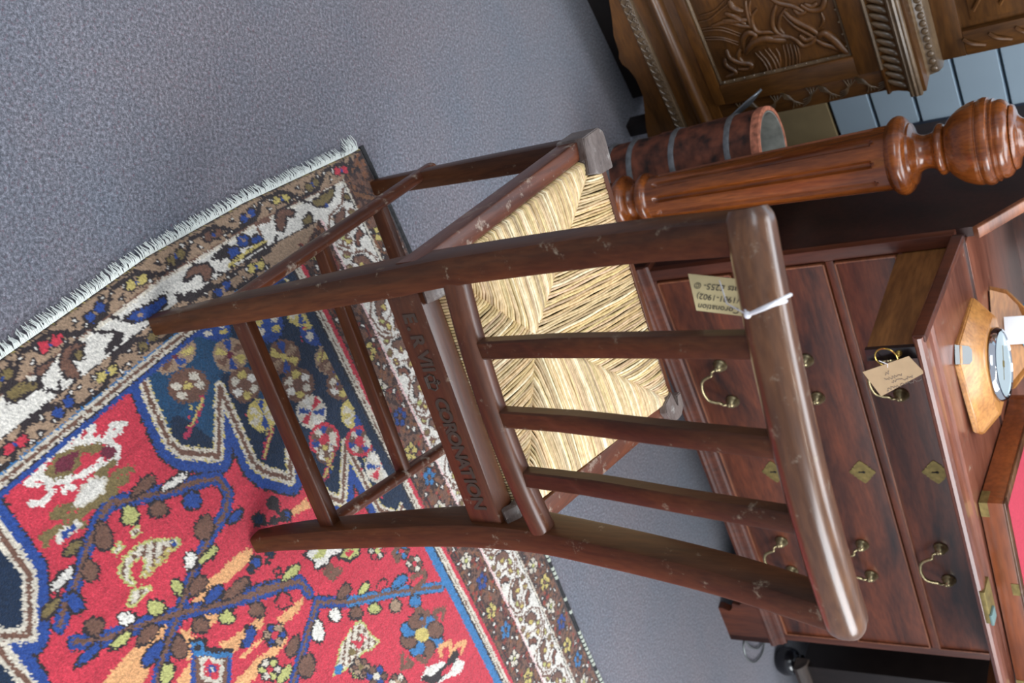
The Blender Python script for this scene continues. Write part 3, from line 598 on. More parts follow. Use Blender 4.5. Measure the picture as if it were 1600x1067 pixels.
# ------------------------------------------------------------------ the chair (own frame: x across, y forward, z up)
FC = frame(.09919, .9196, 23.2)
chair = thing('rush_seat_chair', 'dark mahogany chair with rush seat, curved top rail and lettered rear rail, on the rug', 'chair', FC)
RS = rrect(.12, 3)
prof = [(0.004, 0.009), (.016, .06), (.030, .14), (.046, .25), (.058, .34), (.063, .41), (.061, .47), (.050, .55), (.033, .65), (.012, .75), (-.020, .862)]
wpr = [(0.178, 0.009), (.176, .06), (.1755, .14), (.175, .25), (.1755, .34), (.177, .41), (.180, .47), (.184, .55), (.189, .65), (.194, .75), (.199, .862)]
zz = np.array([p[1] for p in prof])
def post_xy(z): return np.interp(z, zz, [w[0] for w in wpr]), np.interp(z, zz, [p[0] for p in prof])
for s in (-1, 1):
    bm = bmesh.new(); pts = [(s * wpr[i][0], prof[i][0], prof[i][1]) for i in range(len(prof))]
    pts = smooth_pts(pts, 4); n = len(pts)
    W = [float(np.interp(p.z, [0, .14, .4, .48, .86], [.026, .033, .038, .036, .034])) for p in pts]
    D = [float(np.interp(p.z, [0, .10, .3, .42, .50, .86], [.028, .038, .048, .054, .046, .036])) for p in pts]
    sec = rrect(.16, 3)
    sweep(bm, pts, W, D, (1, 0, 0), sec)
    obj('rear_post', bm, M_mah, chair)
# top rail: bowed backwards, pillow section, rounded ends beyond the posts
bm = bmesh.new(); pts = []; W = []; D = []
for k in range(61):
    t = -1 + 2 * k / 60; x = t * .2195; y = -.020 - .030 * (1 - t * t); pts.append((x, y, .8695 + .004 * (1 - t * t)))
    f = 1 if abs(t) < .92 else math.sqrt(max(0.02, 1 - ((abs(t) - .92) / .082) ** 2)) * .30 + .70
    W.append(.040 * f); D.append(.040 * f)
sweep(bm, pts, W, D, (0, 0, 1), rrect(.38, 6)); obj('top_rail', bm, M_rail, chair, ang=60)
# lower back rail
bm = bmesh.new(); pts = [(-.166 + .332 * k / 16, .049 - .014 * (1 - (2 * k / 16 - 1) ** 2), .490) for k in range(17)]
sweep(bm, pts, .030, .027, (0, 0, 1), rrect(.36, 5)); obj('lower_back_rail', bm, M_mahx, chair, ang=60)
# three back splats
for x0, x1 in ((-.086, -.103), (.001, -.006), (.085, .078)):
    bm = bmesh.new(); t0, t1 = x0 / .168, x1 / .2
    ya, yb = .049 - .014 * (1 - t0 * t0), -.020 - .030 * (1 - t1 * t1); p = [(x0, ya, .500), (x0 * .7 + x1 * .3, ya * .7 + yb * .3 + .004, .61), (x0 * .3 + x1 * .7, ya * .3 + yb * .7 + .004, .74), (x1, yb, .862)]
    sweep(bm, smooth_pts(p, 6), [.0225] * 6 + [.0235] * 13, .016, (1, 0, 0), rrect(.1, 2)); obj('splat', bm, M_mah, chair)
# seat frame
ZS = .440; ZF = .458
cA, cB = (-.215, .512), (.262, .522)
rA, rB = (-.163, .060), (.160, .060)
bm = bmesh.new(); box(bm, -.162, .160, .044, .078, .384, .434, .004, 2); board = obj('lettered_rear_rail', bm, M_mahx, chair); board['label'] = 'rear seat rail stamped with letters and a crown'
def railbar(p, q, z0, z1, h, w, inward):
    """flat-topped rail from p to q; w is measured inwards from the outer line"""
    p = Vector((*p, z0)); q = Vector((*q, z1)); d = (q - p); n = Vector((-d.y, d.x, 0)).normalized() * inward
    bm = bmesh.new(); sweep(bm, [p + n * w / 2 - Vector((0, 0, h / 2)), q + n * w / 2 - Vector((0, 0, h / 2))], w, h, n, rrect(.1, 3)); return bm
obj('side_rail', railbar((-.197, .050), (cA[0] - .003, cA[1]), ZS + .006, ZF + .003, .036, .026, -1), M_mahy, chair)
obj('side_rail', railbar((.196, .050), cB, ZS + .006, ZF + .003, .036, .030, 1), M_mahy, chair)
obj('front_rail', railbar((cA[0] + .01, cA[1]), (cB[0] - .01, cB[1]), ZF, ZF, .036, .013, -1), M_mahx, chair)
# corner blocks at the front, with rounded outer corner
for s, (cx, cy) in ((-1, cA), (1, cB)):
    bm = bmesh.new()
    if s < 0: poly = [(cx - .004, cy - .060), (cx - .005, cy - .010), (cx + .003, cy + .002), (cx + .018, cy + .004), (cx + .060, cy + .002), (cx + .058, cy - .034), (cx + .047, cy - .074), (cx + .020, cy - .066)]
    else: poly = [(cx + .002, cy - .045), (cx + .004, cy - .014), (cx - .006, cy + .002), (cx - .03, cy + .004), (cx - .032, cy - .011), (cx - .012, cy - .016), (cx - .020, cy - .022), (cx - .046, cy - .026), (cx - .040, cy - .056), (cx - .026, cy - .060)]
    prism(bm, poly, ZF - .034, ZF + .0125, 'z')
    bmesh.ops.bevel(bm, geom=[e for e in bm.edges if abs(e.verts[0].co.z - e.verts[1].co.z) < .001], offset=.0015, segments=2, affect='EDGES')
    obj('corner_block', bm, M_block, chair)
# small rounded knuckles of the rear rail where it meets the posts
for s in (-1, 1):
    bm = bmesh.new(); sweep(bm, [(s * .158, .052, .434), (s * .158, .064, .443), (s * .158, .085, .444)], .030, .018, (1, 0, 0), rrect(.3, 4)); obj('seat_corner', bm, M_block, chair)
# front legs
for s, tx, ty, fx, fy in ((-1, cA[0] + .020, cA[1] - .022, -.198, .523), (1, cB[0] - .022, cB[1] - .022, .238, .505)):
    bm = bmesh.new(); pts = [(fx + (tx - fx) * k / 6, fy + (ty - fy) * k / 6, .009 + (ZF - .021) * k / 6) for k in range(7)]
    sweep(bm, pts, [.026, .029, .031, .033, .034, .035, .035], [.026, .029, .031, .033, .034, .035, .035], (1, 0, 0), rrect(.16, 3)); obj('front_leg', bm, M_mah, chair)
# stretchers
def stretch(name, p, q, w, h, sec=.25, mat=M_mahy):
    bm = bmesh.new(); p, q = Vector(p), Vector(q); d = q - p; n = Vector((-d.y, d.x, 0)).normalized(); sweep(bm, [p, (p + q) / 2, q], w, h, n, rrect(sec, 4)); obj(name, bm, mat, chair)
stretch('side_stretcher', (-.180, .03, .128), (-.206, .545, .118), .019, .028, .42)
stretch('side_stretcher', (.170, .04, .120), (.238, .505, .128), .017, .026, .40)
stretch('rear_stretcher', (-.172, .032, .142), (.172, .032, .142), .018, .028, .15, M_mahx)
stretch('cross_stretcher', (-.189, .232, .122), (.203, .222, .122), .016, .022, .15, M_mahx)
stretch('cross_stretcher', (-.196, .385, .120), (.222, .385, .124), .017, .024, .15, M_mahx)
# stamped lettering on the rear rail
LT = [('E', 637, 497), ('.', 634, 514), ('R', 651, 532), ('V', 662, 557), ('I', 667, 569), ('I', 670, 577), ('C', 686, 632), ('O', 693, 649), ('R', 703, 668), ('O', 708, 685), ('N', 716, 706), ('A', 724, 723), ('T', 732, 738), ('I', 737, 751), ('O', 741, 765), ('N', 748, 786)]
for ch, px, py in LT:
    x, y, z = lc(FC, (px, py), 1, .0445)
    m = Matrix.Translation((x, .0437, .4085 if ch != '.' else .4085)) @ Matrix.Rotation(math.pi / 2, 4, 'X')
    text_obj('letter', ch, .0255, M_letter, board, m, extr=.0009, bold=.0008)
# the stamped crown
bm = bmesh.new(); cx = float(lc(FC, (675, 597), 1, .0445)[0]); z0 = .397
def st(pts, r=.0013): tube(bm, [(cx + a * .9, .0436, z0 + .002 + b * .85) for a, b in pts], r, 6)
st([(-.009, 0), (.009, 0)], .0018); st([(-.009, .003), (.009, .003)])
st([(-.009, .003), (-.012, .010), (-.009, .016), (-.003, .016), (0, .011)]); st([(.009, .003), (.012, .010), (.009, .016), (.003, .016), (0, .011)]); st([(0, .003), (0, .020)]); st([(-.003, .020), (.003, .020)]); st([(0, .018), (0, .024)])
obj('crown', bm, M_letter, board)

# rush seat: four panels of twisted strands, each wrapped over its rail and dipping into the seams
def rush_mat():
    m = bpy.data.materials.new('twisted_rush'); nt, b = nodes(m); N = nt.nodes; L = nt.links
    at = N.new('ShaderNodeAttribute'); at.attribute_name = 'tint'
    tc = N.new('ShaderNodeTexCoord'); n = N.new('ShaderNodeTexNoise'); n.inputs['Scale'].default_value = 130; n.inputs['Detail'].default_value = 5; L.new(tc.outputs['Object'], n.inputs['Vector'])
    r = N.new('ShaderNodeValToRGB'); r.color_ramp.elements[0].position = .3; r.color_ramp.elements[0].color = (.55, .5, .4, 1); r.color_ramp.elements[1].position = .66; r.color_ramp.elements[1].color = (1, 1, 1, 1); L.new(n.outputs['Fac'], r.inputs['Fac'])
    mx = N.new('ShaderNodeMixRGB'); mx.blend_type = 'MULTIPLY'; mx.inputs['Fac'].default_value = .7; L.new(at.outputs['Color'], mx.inputs['Color1']); L.new(r.outputs['Color'], mx.inputs['Color2'])
    L.new(mx.outputs['Color'], b.inputs['Base Color']); b.inputs['Roughness'].default_value = .42; b.inputs['Specular IOR Level'].default_value = .6
    bp = N.new('ShaderNodeBump'); bp.inputs['Strength'].default_value = .5; bp.inputs['Distance'].default_value = .001; L.new(n.outputs['Fac'], bp.inputs['Height']); L.new(bp.outputs['Normal'], b.inputs['Normal']); return m
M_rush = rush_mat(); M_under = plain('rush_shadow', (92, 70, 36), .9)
seat = bpy.data.objects.new('rush_seat', None); COL.objects.link(seat); seat.parent = chair; seat['label'] = 'woven rush seat'
# corners of the woven area
q0 = Vector((-.168, .084)); q1 = Vector((.163, .086)); q2 = Vector((.228, .494)); q3 = Vector((-.186, .484))
cen = Vector((float(lc(FC, (838, 523), 2, .452)[0]), float(lc(FC, (838, 523), 2, .452)[1])))
def zrail(y): return ZS + (ZF - ZS) * (y - .06) / .45
def cross2(o, d, a, b):
    """ray o+d*t with segment a-b"""
    e = b - a; den = d.x * e.y - d.y * e.x
    if abs(den) < 1e-9: return None
    t = ((a.x - o.x) * e.y - (a.y - o.y) * e.x) / den; u = ((a.x - o.x) * d.y - (a.y - o.y) * d.x) / den
    return t if t > 0 and -.02 <= u <= 1.02 else None
def panel(a, b, d, name):
    """strands start on edge a-b, run along d to the seams a-cen / b-cen"""
    V = []; F = []; Cc = []; e = b - a; L_ = e.length; perp = abs(e.x * d.y - e.y * d.x) / L_; n = int(L_ * perp / .0040)
    side_ = Vector((-d.y, d.x))
    for k in range(n):
        f = (k + .5) / n; o = a + e * f
        ts = [t for t in (cross2(o, d, a, cen), cross2(o, d, b, cen)) if t]
        if not ts: continue
        Lk = min(ts) + .004
        base = np.array((.74, .55, .31)) * rng.uniform(.70, 1.10) * (1, rng.uniform(.93, 1.03), rng.uniform(.8, 1.05))
        if rng.random() < .12: base = np.array((.90, .76, .50))
        if rng.random() < .07: base *= .65
        ns = max(5, int(Lk / .016)); w0 = rng.uniform(-.0006, .0006); ph = rng.uniform(0, 6); r = rng.uniform(.00185, .00225); v0 = len(V); path = []
        path.append((o - d * .0055, -.012)); path.append((o - d * .0045, -.0015))
        for j in range(ns + 1):
            t = j / ns; s = t * Lk; z = .0030 + .0060 * math.sin(math.pi * min(1, (s + .012) / (Lk + .02))) ** .6 if s < Lk - .012 else .002 + .005 * (Lk - s) / .012
            path.append((o + d * s + side_ * (w0 + .0006 * math.sin(ph + s * 60)), z + rng.uniform(-.0004, .0004)))
        path.append((o + d * (Lk + .002), -.004))
        m = 6
        for (p, z) in path:
            zb = zrail(p.y) + z
            for q in range(m):
                t = 2 * math.pi * q / m; V.append((p.x + side_.x * r * math.cos(t), p.y + side_.y * r * math.cos(t), zb + r * math.sin(t))); Cc.append((*np.clip(base, 0, 1), 1))
        for j in range(len(path) - 1):
            for q in range(m): F.append((v0 + j * m + q, v0 + j * m + (q + 1) % m, v0 + (j + 1) * m + (q + 1) % m, v0 + (j + 1) * m + q))
    me = bpy.data.meshes.new(name); me.from_pydata(V, [], F); me.update(); at = me.color_attributes.new('tint', 'FLOAT_COLOR', 'POINT'); at.data.foreach_set('color', np.array(Cc, np.float32).ravel())
    me.polygons.foreach_set('use_smooth', np.ones(len(F), bool)); me.materials.append(M_rush); o = bpy.data.objects.new(name, me); COL.objects.link(o); o.parent = seat; o['kind'] = 'stuff'
panel(q3, q0, Vector((1, .03)).normalized(), 'rush_panel')
panel(q1, q2, Vector((-1, -.06)).normalized(), 'rush_panel')
panel(q2, q3, Vector((-.16, -1)).normalized(), 'rush_panel')
panel(q0, q1, Vector((-.03, 1)).normalized(), 'rush_panel')
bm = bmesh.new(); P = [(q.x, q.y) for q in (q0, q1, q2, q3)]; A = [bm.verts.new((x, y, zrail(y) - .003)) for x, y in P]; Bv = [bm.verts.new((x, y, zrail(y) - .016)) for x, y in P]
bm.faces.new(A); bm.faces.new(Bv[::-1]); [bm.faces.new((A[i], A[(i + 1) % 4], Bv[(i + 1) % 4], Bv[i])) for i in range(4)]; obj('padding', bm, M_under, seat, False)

# price tag tied round the top rail with white string
tagth = thing('price_tag', 'cream handwritten price tag tied with white string to the chair top rail', 'tag', FC)
def onp(p, y): v = lc(FC, p, 1, y); return Vector(v)
yt = .016
c = [onp(p, yt) for p in ((1075, 428), (1160, 437), (1185, 497), (1088, 485))]
bm = bmesh.new(); A = [bm.verts.new(v) for v in c]; Bv = [bm.verts.new(v + Vector((0, .0006, 0))) for v in c]; bm.faces.new(A); bm.faces.new(Bv[::-1]); [bm.faces.new((A[i], A[(i + 1) % 4], Bv[(i + 1) % 4], Bv[i])) for i in range(4)]
card = obj('card', bm, M_card, tagth, False)
# writing runs downwards, letters' tops towards +x
dn = (c[3] - c[2]).normalized(); rt = (c[3] - c[0]).normalized(); rt = (rt - dn * rt.dot(dn)).normalized()
mid = (c[0] + c[1] + c[2] + c[3]) / 4
def tmat(o, along, upv):
    n = along.cross(upv); return Matrix(((along.x, upv.x, n.x, o.x), (along.y, upv.y, n.y, o.y), (along.z, upv.z, n.z, o.z), (0, 0, 0, 1)))
for s_, px, py, size in (('Edward VII Coronation', 1091, 478, .0086), ('Chair (1901-1902)', 1089, 462, .0084), ('seats \u00a3255- \u00a9', 1086, 445, .0088)):
    o = onp((px, py), yt - .0006); text_obj('handwriting', s_, size, M_ink, card, tmat(o, dn, rt), extr=.0001, bold=0.0, shear=.25, align='RIGHT')
bm = bmesh.new()
def rail_y(x): t = x / .2165; return -.020 - .030 * (1 - t * t)
kn = onp((1168, 492), -.066); xs = kn.x
a = onp((1124, 438), yt - .001); tube(bm, [a, (a * .4 + kn * .6) + Vector((0, -.006, -.006)), kn], .0006, 5)
for (px, py), dy in (((1236, 460), -.058), ((1229, 470), -.060)):
    e = onp((px, py), dy); m1 = onp((1190 + (px > 1230) * 2, 484 - (px > 1230) * 3), -.0735); m2 = onp(((1190 + px) / 2, (484 + py) / 2 - 1), -.073)
    tube(bm, smooth_pts([kn, m1, m2, e], 5), .0015, 6)
# the turn that goes under and in front of the rail
lp = []
for k in range(15):
    f = k / 14; t = math.pi * (-.72 + 1.5 * f); x_ = xs * (1 - f) + onp((1215, 468), -.073).x * f; lp.append((x_, rail_y(x_) + .0212 * math.cos(t), .873 + .0200 * math.sin(t)))
tube(bm, [kn] + lp[:9], .0012, 6)
pA = kn
bmesh.ops.create_icosphere(bm, subdivisions=2, radius=.0032, matrix=Matrix.Translation(pA)); obj('string', bm, M_white, tagth)
# ------------------------------------------------------------------ the bureau (own frame: s along the front, n into its depth)
FB = frame(.8922, 2.6801, 32)
bur = thing('bureau', 'mahogany bureau with brass-handled long drawers and its fall front let down', 'bureau', FB)
S0, S1, DP = -1.205, -.004, .56
z_side = [(0.02, .13), (DP, .13), (DP, 1.08), (.30, 1.08), (0.02, .845)]
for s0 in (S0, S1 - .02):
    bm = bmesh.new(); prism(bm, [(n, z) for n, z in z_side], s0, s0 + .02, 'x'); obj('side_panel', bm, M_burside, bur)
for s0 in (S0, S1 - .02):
    bm = bmesh.new(); sweep(bm, [(s0 + .010, 0.014, .835), (s0 + .010, .295, 1.078)], .024, .014, (1, 0, 0), rrect(.2, 3)); obj('slope_edge', bm, M_bead, bur)
boxobj('back_panel', (S0 + .02, S1 - .02, DP - .015, DP, .13, 1.08), M_burx, bur)
boxobj('top_board', (S0, S1, .29, DP, 1.075, 1.095), M_burx, bur)
boxobj('writing_deck', (S0 + .02, S1 - .02, .0, DP - .02, .800, .818), M_fall, bur)
boxobj('front_stile', (S0, S0 + .027, 0, .03, .155, .80), M_bur, bur)
boxobj('front_stile', (S1 - .027, S1, 0, .03, .155, .80), M_bur, bur)
for z0, z1 in ((.150, .168), (.347, .363), (.549, .565), (.692, .700)):
    boxobj('drawer_divider', (S0 + .027, S1 - .027, 0, .03, z0, z1), M_burx, bur, .001)
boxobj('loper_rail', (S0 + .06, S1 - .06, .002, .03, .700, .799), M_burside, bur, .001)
def mould(name, prof_, s0, s1, mat):
    bm = bmesh.new(); prism(bm, prof_, s0, s1, 'x'); return obj(name, bm, mat, bur, ang=25)
cur = [(0.04, .118), (-.014, .118), (-.016, .126), (-.014, .132), (-.009, .136), (-.007, .142), (-.007, .150), (-.002, .154), (.0, .160), (.04, .160)]
mould('base_moulding', cur, S0 - .012, S1 + .012, M_bur)
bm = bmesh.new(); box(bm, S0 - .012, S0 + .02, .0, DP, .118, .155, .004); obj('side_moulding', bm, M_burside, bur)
# bracket feet
for s0, d in ((S1 + .008, -1), (S0 - .008, 1)):
    bm = bmesh.new(); w = .150
    poly = [(0, 0), (d * .128, 0), (d * .128, .012), (d * .118, .030), (d * .130, .042), (d * .150, .048), (d * .145, .066), (d * .158, .082), (d * .185, .092), (d * .20, .118), (0, .118)]
    prism(bm, [(s0 + a, b) for a, b in poly], -.010, .012, 'y'); obj('bracket_foot', bm, M_bur, bur)
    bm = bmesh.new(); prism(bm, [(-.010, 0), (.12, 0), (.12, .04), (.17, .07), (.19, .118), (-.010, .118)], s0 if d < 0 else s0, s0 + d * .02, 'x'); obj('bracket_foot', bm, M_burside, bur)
    bm = bmesh.new(); box(bm, min(s0, s0 + d * .10), max(s0, s0 + d * .10), DP - .06, DP, 0, .118, .004); obj('back_foot', bm, M_burside, bur)
# drawers
def handle_mesh():
    bm = bmesh.new()
    for x in (-.052, .052):
        lathe(bm, [(0, .0), (.0, .0165), (.002, .017), (.005, .0145), (.007, .013), (.013, .0115), (.017, .007), (.020, .0045), (.021, 0)], 16)
        for v in bm.verts:
            if not v.tag: v.co = Vector((v.co.x + x, -v.co.z, v.co.y)); v.tag = True
    k = len(bm.verts)
    pts = smooth_pts([(-.052, -.015, -.004), (-.048, -.020, -.016), (-.040, -.024, -.018), (-.036, -.026, -.030), (-.026, -.028, -.044), (0, -.029, -.050), (.026, -.028, -.044), (.036, -.026, -.030), (.040, -.024, -.018), (.048, -.020, -.016), (.052, -.015, -.004)], 4)
    tube(bm, pts, [.0028 + .0012 * math.sin(math.pi * i / (len(pts) - 1)) for i in range(len(pts))], 8)
    for x in (-.052, .052): bmesh.ops.create_icosphere(bm, subdivisions=2, radius=.0058, matrix=Matrix.Translation((x, -.017, -.004)))
    me = bpy.data.meshes.new('handle'); bmesh.ops.recalc_face_normals(bm, faces=bm.faces); bm.to_mesh(me); bm.free(); me.materials.append(M_brass); me.polygons.foreach_set('use_smooth', np.ones(len(me.polygons), bool)); return me
def esc_mesh():
    bm = bmesh.new(); poly = []
    q = [(0, .030), (.005, .027), (.008, .022), (.013, .021), (.014, .017), (.020, .015), (.024, .010), (.029, .006), (.034, 0)]
    for sx, sy, rev in ((1, 1, 0), (1, -1, 1), (-1, -1, 0), (-1, 1, 1)):
        pp = q if not rev else q[::-1]; poly += [(sx * a, sy * b) for a, b in pp][:-1]
    prism(bm, poly, -.0015, .0, 'y'); me = bpy.data.meshes.new('escutcheon'); bmesh.ops.recalc_face_normals(bm, faces=bm.faces); bm.to_mesh(me); bm.free(); me.materials.append(M_brassd); return me
HM, EM = handle_mesh(), esc_mesh()
M_key = plain('keyhole', (20, 14, 10), .8)
def child(name, me, parent, loc):
    o = bpy.data.objects.new(name, me); COL.objects.link(o); o.parent = parent; o.location = loc; return o
bmk = bmesh.new(); box(bmk, -.0018, .0018, -.0022, -.0014, -.009, .002); lathe(bmk, [(0, 0), (0, .0036), (.0008, .0036), (.0008, 0)], 10)
for v in bmk.verts:
    pass
mk = bpy.data.meshes.new('keyhole'); vsn = [v for v in bmk.verts][8:]
for v in vsn: v.co = Vector((v.co.x, -.0014 - v.co.z, v.co.y + .003))
bmk.to_mesh(mk); bmk.free(); mk.materials.append(M_key)
for k, (z0, z1, zh, ze) in enumerate(((.170, .345, .250, .292), (.365, .547, .452, .503), (.567, .690, .632, .663))):
    a, b = S0 + .029, S1 - .029
    dr = boxobj('drawer', (a, b, -.002, .40, z0, z1), M_burx, bur, .002)
    bm = bmesh.new()
    for x0, x1, y0, y1 in ((a, b, z0, z0 + .004), (a, b, z1 - .004, z1), (a, a + .004, z0, z1), (b - .004, b, z0, z1)): box(bm, x0, x1, -.0065, .0, y0, y1, .0012)
    obj('cock_bead', bm, M_bead, dr)
    child('handle', HM, dr, (-.888, -.002, zh)); child('handle', HM, dr, (-.334, -.002, zh)); e = child('escutcheon', EM, dr, (-.618, -.002, ze)); child('keyhole', mk, dr, (-.618, -.002, ze))
# pulled-out lopers and the fall resting on them
for s0 in (S0 + .030, S1 - .052):
    lo = boxobj('loper', (s0, s0 + .022, -.318, .10, .690, .786), M_loper, bur, .0015)
    lf = boxobj('loper_front', (s0 - .001, s0 + .0235, -.326, -.316, .688, .788), M_ebony, lo, .0015)
bm = bmesh.new(); c0 = Vector((S0 + .040, -.333, .744))
lathe(bm, [(0, 0), (0, .006), (.004, .005), (.007, .0025), (.010, .0035), (.012, 0)], 12)
for v in bm.verts: v.co = Vector((c0.x + v.co.x, -.326 - v.co.z, c0.z + v.co.y))
tube(bm, [(c0.x + .019 * math.sin(t), -.337 - .003 * math.cos(t), c0.z - .019 + .019 * math.cos(t)) for t in np.linspace(0, 2 * math.pi, 25)[:-1]], .0016, 8, closed=True)
rp = obj('ring_pull', bm, M_brassb, bur); rp['label'] = 'bright brass ring pull on the loper'
# the fall: thick moulded board, slightly raked
fall = bpy.data.objects.new('fall_front', None); COL.objects.link(fall); fall.parent = bur; fall['label'] = 'let-down writing board'
fall.location = (0, -.004, .812); fall.rotation_euler = (math.atan(.022 / .33), 0, 0)
def fbox(name, dims, mat, bev=.002): o = boxobj(name, dims, mat, fall, bev); return o
bm = bmesh.new(); prism(bm, [(.0, -.017), (.0, .003), (-.275, .003), (-.282, -.001), (-.300, -.003), (-.309, .002), (-.332, .004), (-.340, .000), (-.342, -.006), (-.338, -.012), (-.330, -.014), (-.326, -.018)], S0 + .002, S1 - .002, 'x'); obj('board', bm, M_fall, fall, ang=20)
bm = bmesh.new(); prism(bm, [(.004, -.016), (.004, .0045), (-.006, .006), (-.010, 0), (-.006, -.016)], S0 + .002, S1 - .002, 'x'); obj('hinge_joint', bm, M_burside, fall)
bm = bmesh.new(); box(bm, S0 - .001, S0 + .014, -.336, -.004, -.0165, .006, .004, 3); obj('end_moulding', bm, M_bur, fall)
bm = bmesh.new(); box(bm, -.615, -.530, -.3432, -.300, -.004, .0062, .001); lk = obj('lock_plate', bm, M_brassd, fall); lk['label'] = 'dull brass lock plate at the edge'
bm = bmesh.new(); box(bm, -.556, -.528, -.346, -.318, .005, .011, .002); obj('lock_bolt', bm, plain('verdigris', (108, 132, 130), .6, .3), fall)

# buff tag hanging at the loper's ring
tg2 = thing('price_tag', 'buff handwritten tag hanging from the bright ring pull under the bureau fall', 'tag', FB)
n_ = -.3415; cc = [Vector(lc(FB, p, 1, n_)) for p in ((1348, 581), (1377, 619), (1445, 582), (1420, 556))]
bm = bmesh.new(); A = [bm.verts.new(v) for v in cc]; Bv = [bm.verts.new(v - Vector((0, .0006, 0))) for v in cc]; bm.faces.new(A); bm.faces.new(Bv[::-1]); [bm.faces.new((A[i], A[(i + 1) % 4], Bv[(i + 1) % 4], Bv[i])) for i in range(4)]
card2 = obj('card', bm, M_card2, tg2, False)
bm = bmesh.new(); rr = random.Random(5)
ux = (cc[0] - cc[3]) ; vx = (cc[1] - cc[0])
for row, (f0, f1) in enumerate(((.06, .82), (.18, .62), (.34, .70), (.52, .64))):
    fv = (.84, .66, .5, .3)[row]; pts = []
    k = int((f1 - f0) * 42)
    for i in range(k + 1):
        f = f0 + (f1 - f0) * i / k; pts.append(cc[3] + ux * f + vx * (fv + rr.uniform(-.06, .06)) + Vector((0, -.0011, 0)))
    tube(bm, pts, .0005, 4)
obj('scrawl', bm, M_ink2, card2)
bm = bmesh.new(); tube(bm, [c0 + Vector((0, -.012, -.03)), (cc[0] + cc[3]) / 2 + Vector((0, -.001, .004)), (cc[0] + cc[3]) / 2 + vx * .12 + Vector((0, -.001, 0))], .0006, 5); obj('string', bm, M_white, tg2)

# ------------------------------------------------------------------ things on the fall
def ztop(n): return .812 + .0035 + (n + .004) * (.022 / .33) + .0005
TILT = math.atan(.022 / .33)
# octagonal wooden instrument
oc = thing('octagonal_barometer', 'octagonal honey-coloured wooden barometer case with chrome rim lying on the bureau fall', 'barometer', None)
OB = frame(0, 0, 32)
def fbw(s, n, z): p = FB[0] + FB[1].T @ np.array([s, n, z]); return p
oc.location = fbw(-.979, -.113, ztop(-.113)); oc.rotation_euler = (TILT, 0, math.radians(-13))
def octa(bm, levels):
    """square with cut corners, a cut corner towards -y; levels of (half side, cut, z)"""
    rings = []
    for h, c_, z in levels:
        ring = []
        for k in range(4):
            for u, v in ((h - c_, -h), (h, -h + c_)):
                t = math.radians(-45 + 90 * k); ring.append(bm.verts.new((u * math.cos(t) - v * math.sin(t), u * math.sin(t) + v * math.cos(t), z)))
        rings.append(ring)
    for A, Bq in zip(rings, rings[1:]): [bm.faces.new((A[i], A[(i + 1) % 8], Bq[(i + 1) % 8], Bq[i])) for i in range(8)]
    bm.faces.new(rings[0][::-1]); bm.faces.new(rings[-1])
bm = bmesh.new(); octa(bm, [(.104, .026, 0), (.104, .026, .010), (.076, .022, .042)]); bmesh.ops.bevel(bm, geom=bm.edges[:], offset=.002, segments=2, affect='EDGES'); obj('case', bm, M_hon, oc)
bm = bmesh.new(); lathe(bm, [(.040, .064), (.045, .070), (.050, .0695), (.055, .066), (.0555, .062), (.050, .060)], 56, cap=False); obj('chrome_rim', bm, M_chrome, oc)
bm = bmesh.new(); lathe(bm, [(.040, 0), (.040, .061), (.0530, .061), (.0530, 0)], 48); dl = obj('dial', bm, M_dial, oc)
bm = bmesh.new(); box(bm, -.035, .03, -.0008, .0008, .0532, .0538); box(bm, -.006, .006, -.005, .005, .053, .0545, .001); obj('pointer', bm, M_brassd, dl)
bm = bmesh.new(); prism(bm, [(-.018, 0), (.018, 0), (.0165, .026), (.010, .031), (-.010, .031), (-.0165, .026)], -.0028, .0, 'y')
pl_ = obj('hanging_plate', bm, M_nickel, oc); pl_.location = (0, -.1305, .002); pl_.rotation_euler = (math.radians(-40), 0, 0)
# two-leaved wooden stand with a white label
wd = thing('wooden_book_rest', 'small folding honey-coloured wooden rest with white label beyond the barometer', 'book rest', None)
wd.location = fbw(-.925, .052, .8195); wd.rotation_euler = (0, 0, math.radians(32 - 38))
for k, (x, ang, ln) in enumerate(((-.012, -14, .20), (.018, 10, .22))):
    bm = bmesh.new(); prism(bm, [(-ln / 2, 0), (-ln / 2 + .01, .030), (-ln / 2 + .05, .062), (-.03, .066), (-.012, .048), (.012, .048), (.03, .066), (ln / 2 - .05, .062), (ln / 2 - .01, .030), (ln / 2, 0)], -.006, .006, 'y')
    lf = obj('leaf', bm, M_hon, wd); lf.location = (0, x, .001); lf.rotation_euler = (math.radians(ang), 0, math.radians(4 if k else -4))
bm = bmesh.new(); box(bm, -.042, .014, -.026, -.0245, .022, .080, .0004); box(bm, -.038, .010, -.026, .02, .0785, .080, .0004); lb = obj('paper_label', bm, M_label, wd); lb['label'] = 'white paper label'; lb.rotation_euler = (math.radians(-10), 0, 0)
# olive drum behind it; its pale blue highlight is coloured in as a band
dm = thing('wooden_drum', 'olive-brown turned wooden drum with pale blue highlight painted as a band at the back of the bureau', 'drum', None); dm.location = fbw(-.80, .27, .8185); dm.rotation_euler = (0, 0, 0)
bm = bmesh.new(); lathe(bm, spline1([(0, .040), (.01, .052), (.05, .056), (.09, .050), (.10, .035), (.102, 0)], 4), 32); obj('body', bm, M_olive, dm)
bm = bmesh.new(); lathe(bm, [(.028, .0545), (.028, .0570), (.045, .0578), (.050, .0578), (.050, .055)], 32); obj('highlight_band', bm, plain('highlight_blue', (120, 180, 215), .5), dm)
